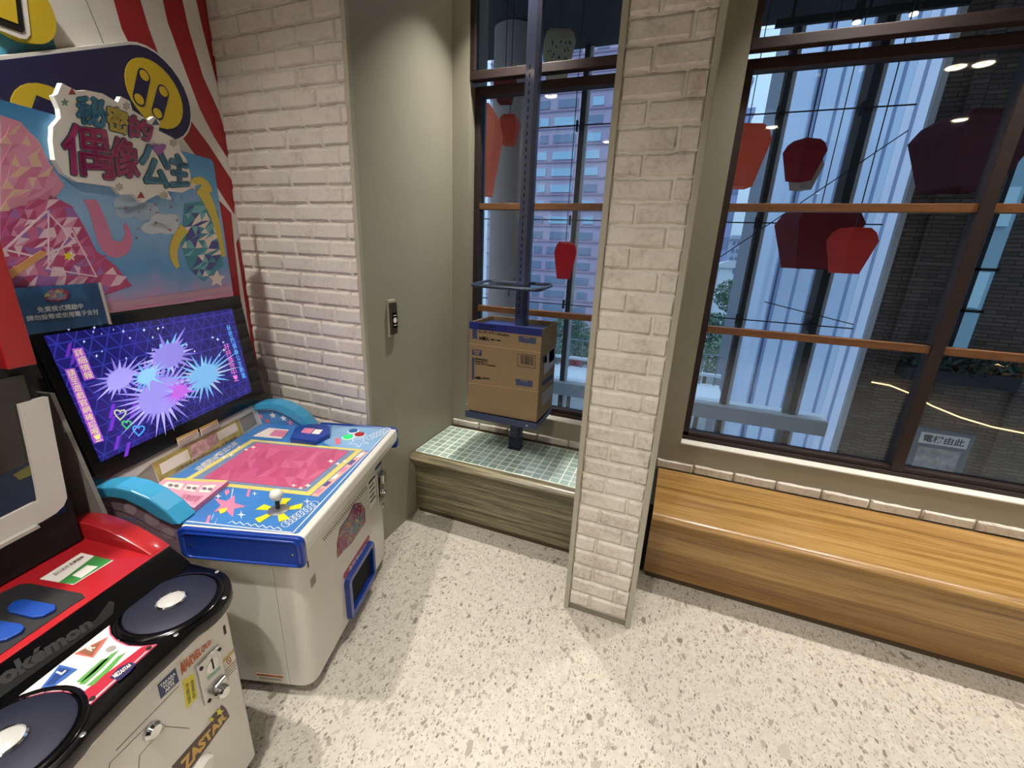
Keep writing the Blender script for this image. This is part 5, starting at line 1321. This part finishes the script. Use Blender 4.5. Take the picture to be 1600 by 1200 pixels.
MB().prism([(x, y, 0.618) for x, y in do], [(x, y, DK) for x, y in do]).build('black_deck', M_BLACK, g2, smooth=True, bevel=0.005)
sk = deck_outline(-0.005)
MB().prism([(min(x, 0.0006), min(y, 0.0045), 0.598) for x, y in sk], [(x, y, 0.6175) for x, y in sk]).build('white_skirt', M_CAB, g2, smooth=True)
M_NAVYD2 = mat('navy_rubber_disc', '0e1128', 0.6, bump=0.05, bscale=400)
for (cv, cu) in LB:
    MB().lathe((cv, cu, DK - 0.002), [(0.108, 0), (0.108, 0.004), (0.104, 0.007), (0.096, 0.007), (0.094, 0.003)], 40).build('disc_bezel', M_BLACK, g2, smooth=True)
    MB().lathe((cv, cu, DK), [(0.091, 0), (0.091, 0.004), (0.088, 0.006), (0.040, 0.0062)], 40).build('push_disc', M_NAVYD2, g2, smooth=True)
    MB().lathe((cv, cu, DK + 0.006), [(0.031, 0), (0.031, 0.005), (0.028, 0.008), (0.026, 0.005)], 28).build('chrome_ring', M_CHROME, g2, smooth=True)
    MB().lathe((cv, cu, DK + 0.006), [(0.026, 0), (0.026, 0.005), (0.020, 0.009), (0.008, 0.0105)], 28).build('white_button', mat('lit_white_button', 'b9b7b3', 0.3, coat=0.3), g2, smooth=True)
    for k in range(6):
        a = math.radians(20 + 60 * k)
        MB().lathe((cv + 0.1145 * math.cos(a), cu + 0.1145 * math.sin(a), DK), [(0.005, 0), (0.005, 0.001), (0.003, 0.0018)], 10).build('rim_screw', M_STEEL, g2)
# instruction plate between the discs
M_PINKE = mat('plate_pink_edge', 'c2506a', 0.35, coat=0.4); M_PLW = mat('plate_white', 'ded9d2', 0.3, coat=0.4); M_PLR = mat('plate_red', 'b32a3c', 0.3, coat=0.4)
plo = [(178, 968), (172, 980), (174, 992), (184, 1002), (202, 1010), (222, 1011), (246, 1008), (137, 1107), (130, 1095), (118, 1086), (98, 1082), (70, 1084), (40, 1092), (8, 1104), (-40, 1130), (-40, 1122)]
TOP2.sub = TOP2.decal('instruction_plate', plo, M_PINKE, 0.003, 0.003)
def shr(pts, k):
    cx, cy = sum(p[0] for p in pts) / len(pts), sum(p[1] for p in pts) / len(pts)
    return [(cx + (x - cx) * k, cy + (y - cy) * k) for x, y in pts]
TOP2.decal('plate_face', shr(plo, 0.965), M_PLW, 0.0036, 0.0005)
TOP2.decal('plate_red_corner', [(241, 1009), (137, 1102), (131, 1093), (126, 1088), (160, 1060), (200, 1030), (222, 1013)], M_PLR, 0.0042, 0.0005)
for q_ in ([(120, 1068), (140, 1050), (160, 1033), (172, 1030), (150, 1052), (128, 1069)], [(124, 1072), (148, 1048), (175, 1024), (187, 1018), (162, 1045), (134, 1071)], [(136, 1074), (160, 1053), (185, 1028), (197, 1022), (176, 1046), (147, 1073)]):
    TOP2.decal('green_bar', q_, mat('plate_green', '5a9a4a', 0.4), 0.0044, 0.0004)
TOP2.decal('left_mark_outline', [(62, 1081), (94, 1041), (122, 1048), (104, 1062), (80, 1078)], mat('plate_blue', '3a62a8', 0.35), 0.0044, 0.0004)
TOP2.decal('left_mark', [(72, 1074), (94, 1046), (112, 1049), (98, 1060), (84, 1072)], mat('plate_deep_blue', '27407c', 0.35), 0.005, 0.0004)
TOP2.text('left_letter', 'L', [(88, 1054), (95, 1047), (105, 1051), (97, 1058)], M_PLINE, off=0.0056, bold=0.04)
TOP2.decal('right_mark_outline', [(116, 1024), (170, 997), (160, 1012), (146, 1030)], mat('plate_coral', 'c86a5c', 0.35), 0.0044, 0.0004)
TOP2.decal('right_mark', [(122, 1022), (160, 1004), (144, 1028)], mat('plate_bronze', '8a5a42', 0.35), 0.005, 0.0004)
TOP2.text('right_letter', 'R', [(135, 1017), (142, 1010), (151, 1014), (144, 1021)], M_PCREAM, off=0.0056, bold=0.03)
TOP2.decal('grey_oval', ell(174, 1016, 9, 4, 14, -0.4), mat('plate_grey', '9a968f', 0.4), 0.0044, 0.0004)
TOP2.decal('maker_badge', [(172, 1062), (186, 1046), (204, 1037), (214, 1040), (204, 1052), (188, 1066)], mat('plate_navy', '2e2a52', 0.35), 0.0048, 0.0004)
TOP2.text('badge_lettering', 'MEZASTAR', [(176, 1058), (204, 1039), (207, 1043), (181, 1063)], M_PCREAM, off=0.0054, bold=0.03)
for (px, py) in ((165, 980), (233, 1015), (145, 1094), (18, 1093)):
    c3 = TOP2(px, py); MB().lathe((c3.x, c3.y, DK + 0.0036), [(0.005, 0), (0.005, 0.0015), (0.003, 0.002)], 12).build('plate_screw', M_BLACKM, g2)
# sloping gloss band with raised maker lettering
MB().prism([(-0.170, 0.078, DK + 0.0002), (-0.228, 0.078, 0.699), (-0.30, 0.078, 0.699), (-0.30, 0.078, DK + 0.0002)],
           [(-0.170, -0.74, DK + 0.0002), (-0.228, -0.74, 0.699), (-0.30, -0.74, 0.699), (-0.30, -0.74, DK + 0.0002)]).build('gloss_band', M_BLACK, g2, bevel=0.004)
sl = Vector((0.049, 0, 0.058)).normalized()
BND = Face(g2, (-0.199, 0, 0.6746), (sl.x, 0, sl.z))
BND.sub = BND.decal('band_recess', shr([(-60, 1095), (150, 968), (172, 938), (180, 940), (178, 958), (160, 974), (-40, 1120)], 0.98), mat('band_recess', '0b0b0c', 0.4), 0.001, 0.0008)
BND.text('raised_lettering', 'Pokémon', [(-34, 1066), (138, 964), (146, 980), (-22, 1092)], mat('dark_grey_lettering', '232325', 0.45), off=0.0022, bold=0.05)
# red console with wings
RED0, RED1 = (-0.226, 0.702), (-0.470, 0.730)
MB().prism([(-0.226, 0.078, 0.702), (-0.470, 0.078, 0.730), (-0.60, 0.078, 0.730), (-0.60, 0.078, 0.60), (-0.29, 0.078, 0.60)],
           [(-0.226, -0.74, 0.702), (-0.470, -0.74, 0.730), (-0.60, -0.74, 0.730), (-0.60, -0.74, 0.60), (-0.29, -0.74, 0.60)]).build('red_console', M_REDP, g2, bevel=0.004)
RWG = [(-0.228, 0.703), (-0.262, 0.722), (-0.31, 0.746), (-0.36, 0.764), (-0.415, 0.774), (-0.47, 0.770), (-0.53, 0.752), (-0.57, 0.72), (-0.57, 0.700), (-0.30, 0.690)]
MB().extrude(RWG, 'y', 0.028, 0.0785).build('red_wing', M_REDP, g2, smooth=True, bevel=0.005)
MB().extrude(RWG, 'y', -0.7405, -0.690).build('red_wing', M_REDP, g2, smooth=True, bevel=0.005)
rn = Vector((0.028, 0, 0.244)).normalized()
RC = Face(g2, (-0.226, 0, 0.702), (rn.x, 0, rn.z))
RC.decal('button_bay', [(-60, 958), (0, 928), (30, 914), (46, 912), (128, 928), (133, 934), (112, 947), (0, 1024), (-60, 1062)], mat('dark_grey_bay', '2a2a2c', 0.4, coat=0.2), 0.0016, 0.0012)
M_BTN = mat('blue_square_button', '1a48a0', 0.3, coat=0.4)
for q_ in ([(12, 954), (22, 944), (38, 940), (88, 949), (88, 956), (68, 967), (52, 969), (14, 960)], [(-50, 985), (-10, 972), (34, 979), (40, 984), (34, 992), (10, 1004), (-40, 1012)], [(-60, 1000), (-50, 1010), (-40, 1020), (-70, 1030)]):
    MB().prism([RC(x, y, 0.0017) for x, y in q_], [RC(x, y, 0.009) for x, y in q_]).build('blue_button', M_BTN, g2, bevel=0.002)
stq = [(62, 905), (127, 864), (177, 876), (115, 914)]
RC.sub = RC.decal('green_sticker', stq, M_PRW, 0.0008, 0.0006)
RC.decal('sticker_green_area', [(91, 911), (100, 905), (148, 869), (175, 876), (115, 913)], mat('sticker_green', '3f9048', 0.4), 0.0014, 0.0005)
RC.decal('sticker_white_box', [(113, 900), (136, 884), (153, 886), (127, 904)], M_PRW, 0.002, 0.0005)
RC.text('sticker_lettering', '街口支付 免費體驗', [(82, 898), (128, 869), (133, 871), (87, 901)], mat('brown_ink', '6a4a3a', 0.5), off=0.0016, bold=0.02)
# monitor unit
MB().box(-0.70, -0.425, -0.74, 0.018, 0.731, 1.62).build('monitor_housing', M_BLACKM, g2)
CHK = Face(g2, (0, 0.080, 0), (0, -1, 0))
ce = [CHK(78, 616), CHK(165, 812)]
cv_ = [(ce[0].x, ce[0].z), (ce[1].x, ce[1].z), (ce[1].x, 0.70), (-0.66, 0.70), (-0.66, ce[0].z)]
MB().extrude(cv_, 'y', 0.080, 0.090).build('side_cheek', mat('grey_cheek', '8d8a82', 0.5), g2)
MON = Face(g2, (-0.410, 0, 0), (1, 0, 0))
fo = [(30, 632), (75, 620), (88, 690), (103, 765), (105, 778), (100, 790), (88, 802), (66, 815), (0, 850), (-160, 930), (-160, 905), (0, 812), (52, 786), (61, 783), (57, 760), (45, 700)]
MB().prism([MON(x, y, -0.0149) for x, y in fo], [MON(x, y, 0.0) for x, y in fo]).build('monitor_frame', M_WHITE, g2)
MON.decal('frame_lip', [(-160, 938), (0, 847), (54, 819), (57, 823), (0, 853), (-160, 946)], mat('frame_lip_grey', 'c2bdb4', 0.4), 0.012, 0.011)
MB().box(-0.4249, -0.418, -0.73, 0.0, 0.83, 1.19).build('dark_screen', mat('dark_screen_glass', '20221f', 0.12, coat=0.5), g2)
SC2 = Face(g2, (-0.418, 0, 0), (1, 0, 0))
SC2.decal('screen_glow', [(-40, 770), (0, 745), (50, 720), (56, 752), (56, 780), (0, 808), (-40, 830)], mat('screen_navy_glow', '1a2a44', 0.2), 0.0006, 0.0005)  # reflections on the dark screen painted as flat navy and olive patches
SC2.decal('screen_glow', [(20, 742), (50, 724), (54, 740), (30, 750)], mat('screen_olive_glow', '6f7038', 0.2), 0.0011, 0.0004)
MB().box(-0.4248, -0.402, -0.032, 0.021, 1.210, 1.62).build('red_marquee_post', M_REDP, g2, bevel=0.003)
MB().box(-0.4248, -0.404, -0.74, -0.033, 1.34, 1.62).build('red_marquee', M_REDP, g2, bevel=0.003)
# front of the cabinet
def q5(*p): return [(220 + x / 5.0, 960 + y / 5.0) for x, y in p]
FR2.text('orange_lettering', 'MARVELOUS', q5((308, 372), (546, 192), (550, 226), (318, 480)), mat('orange_print', 'c85a2c', 0.4), off=0.0012, bold=0.04)
FR2.decal('maker_label', q5((128, 552), (268, 418), (297, 522), (155, 660)), mat('maker_navy', '2a3568', 0.4), 0.001, 0.0008)
FR2.text('maker_lettering', 'TAKARA\nTOMY\nARTS', q5((142, 550), (262, 446), (284, 520), (166, 634)), M_PLINE, off=0.0017, bold=0.05)
FR2.decal('yellow_label', q5((322, 520), (412, 458), (440, 650), (354, 736)), mat('label_yellow', 'cfc23a', 0.4), 0.001, 0.0008)
FR2.text('label_lettering', '禁止毆打機台', q5((345, 545), (370, 528), (390, 680), (366, 706)), M_INK, off=0.0016, vertical=True)
FR2.text('label_lettering', '請愛護公物', q5((385, 520), (407, 502), (424, 640), (402, 668)), M_INK, off=0.0016, vertical=True)
cpq = q5((420, 408), (604, 232), (658, 524), (490, 714))
MB().prism([FR2(x, y, 0.0004) for x, y in cpq], [FR2(x, y, 0.006) for x, y in cpq]).build('coin_plate', M_STEEL, g2, bevel=0.002)
FR2.decal('coin_slot_window', q5((500, 400), (560, 330), (592, 345), (585, 400), (545, 450), (500, 450)), mat('pale_slot', 'd9d7d2', 0.2, metal=0.5), 0.0068, 0.0006)
FR2.decal('coin_slot', q5((530, 350), (540, 340), (556, 415), (546, 426)), M_DARK, 0.0074, 0.0005)
FR2.decal('slot_green_tint', q5((500, 490), (600, 400), (606, 420), (512, 512)), mat('slot_green', '7fa692', 0.3), 0.0068, 0.0005)
c3 = FR2(220 + 590 / 5, 960 + 590 / 5)
MB().lathe((0.006, c3.y, c3.z), [(0.016, 0), (0.016, 0.018), (0.012, 0.022)], 18, (1, 0, 0)).build('coin_return_knob', M_CHROME, g2, smooth=True)
c3 = FR2(220 + 600 / 5, 960 + 530 / 5)
MB().box(0.006, 0.016, c3.y - 0.02, c3.y + 0.016, c3.z - 0.012, c3.z + 0.012).build('coin_mech', M_STEEL, g2, bevel=0.004)
for p in ((455, 420), (598, 270), (652, 512), (520, 668)):
    c3 = FR2(220 + p[0] / 5, 960 + p[1] / 5); MB().lathe((0.006, c3.y, c3.z), [(0.0045, 0), (0.0045, 0.002), (0.002, 0.003)], 10, (1, 0, 0)).build('plate_screw', M_BLACKM, g2)
FR2.decal('caution_sticker', q5((640, 362), (726, 270), (754, 428), (660, 522)), mat('pale_sticker', 'd5cfbf', 0.5), 0.0008, 0.0006)
FR2.decal('caution_band', q5((640, 358), (726, 268), (729, 286), (643, 378)), mat('sticker_olive', 'b9a94a', 0.5), 0.0013, 0.0005)
FR2.line('prohibition_ring', [(220 + x / 5, 960 + y / 5) for x, y in ell(685, 360, 16, 26, 16)], 0.002, mat('sign_red', 'b0544a', 0.5), off=0.0014, closed=True)
FR2.line('prohibition_bar', q5((672, 345), (698, 372)), 0.002, mat('sign_red', 'b0544a', 0.5), off=0.0014)
for k in range(4): FR2.line('caution_lettering', q5((654, 440 + 22 * k), (742, 352 + 22 * k)), 0.0016, mat('grey_ink', '4c4a48', 0.6), off=0.0013)
zq = [(272, 1196), (351, 1108), (357, 1122), (284, 1218)]
FR2.decal('logo_outline', [(268, 1198), (330, 1128), (327, 1124), (333, 1116), (342, 1108), (346, 1101), (352, 1106), (358, 1119), (290, 1212), (276, 1226)], mat('logo_brown', '4a3330', 0.4), 0.0012, 0.0008)
FR2.text('logo_lettering', 'ZASTAR', [(279, 1192), (350, 1112), (354, 1120), (288, 1208)], mat('logo_gold', 'c9a04a', 0.35), off=0.0019, bold=0.05)
FR2.decal('logo_star', star(342, 1112, 7, 5, 0.45), mat('star_yellow', 'd6c93a', 0.4), 0.0026, 0.0005)
FR2.decal('logo_star', star(329, 1124, 5, 5, 0.45), mat('star_yellow', 'd6c93a', 0.4), 0.0026, 0.0005)
M_GAP = mat('panel_gap', '7b776c', 0.6)
FR2.line('door_gap', q5((-190, 1060), (0, 862), (290, 565)), 0.0022, M_GAP, off=0.0006)
FR2.line('door_gap', [(160, 1240), (172, 1192), (236, 1128), (258, 1133)], 0.0016, M_GAP, off=0.0006)
FR2.line('flap_gap', [(214, 1240), (218, 1180), (258, 1135), (296, 1138)], 0.0016, M_GAP, off=0.0006)
c3 = FR2(235, 1141)
MB().lathe((0.0, c3.y, c3.z), [(0.018, 0), (0.018, 0.008), (0.013, 0.014), (0.006, 0.012)], 20, (1, 0, 0)).build('door_lock', M_CHROME, g2, smooth=True)
c3 = FR2(351, 984); MB().box(0.0004, 0.0012, c3.y - 0.003, c3.y + 0.003, c3.z - 0.013, c3.z + 0.013).build('front_mark', M_INK, g2)
c3 = FR2(314, 1196); MB().lathe((0.0, c3.y, c3.z), [(0.024, 0), (0.024, 0.015), (0.018, 0.02)], 20, (1, 0, 0)).build('card_knob', M_WHITE, g2, smooth=True)
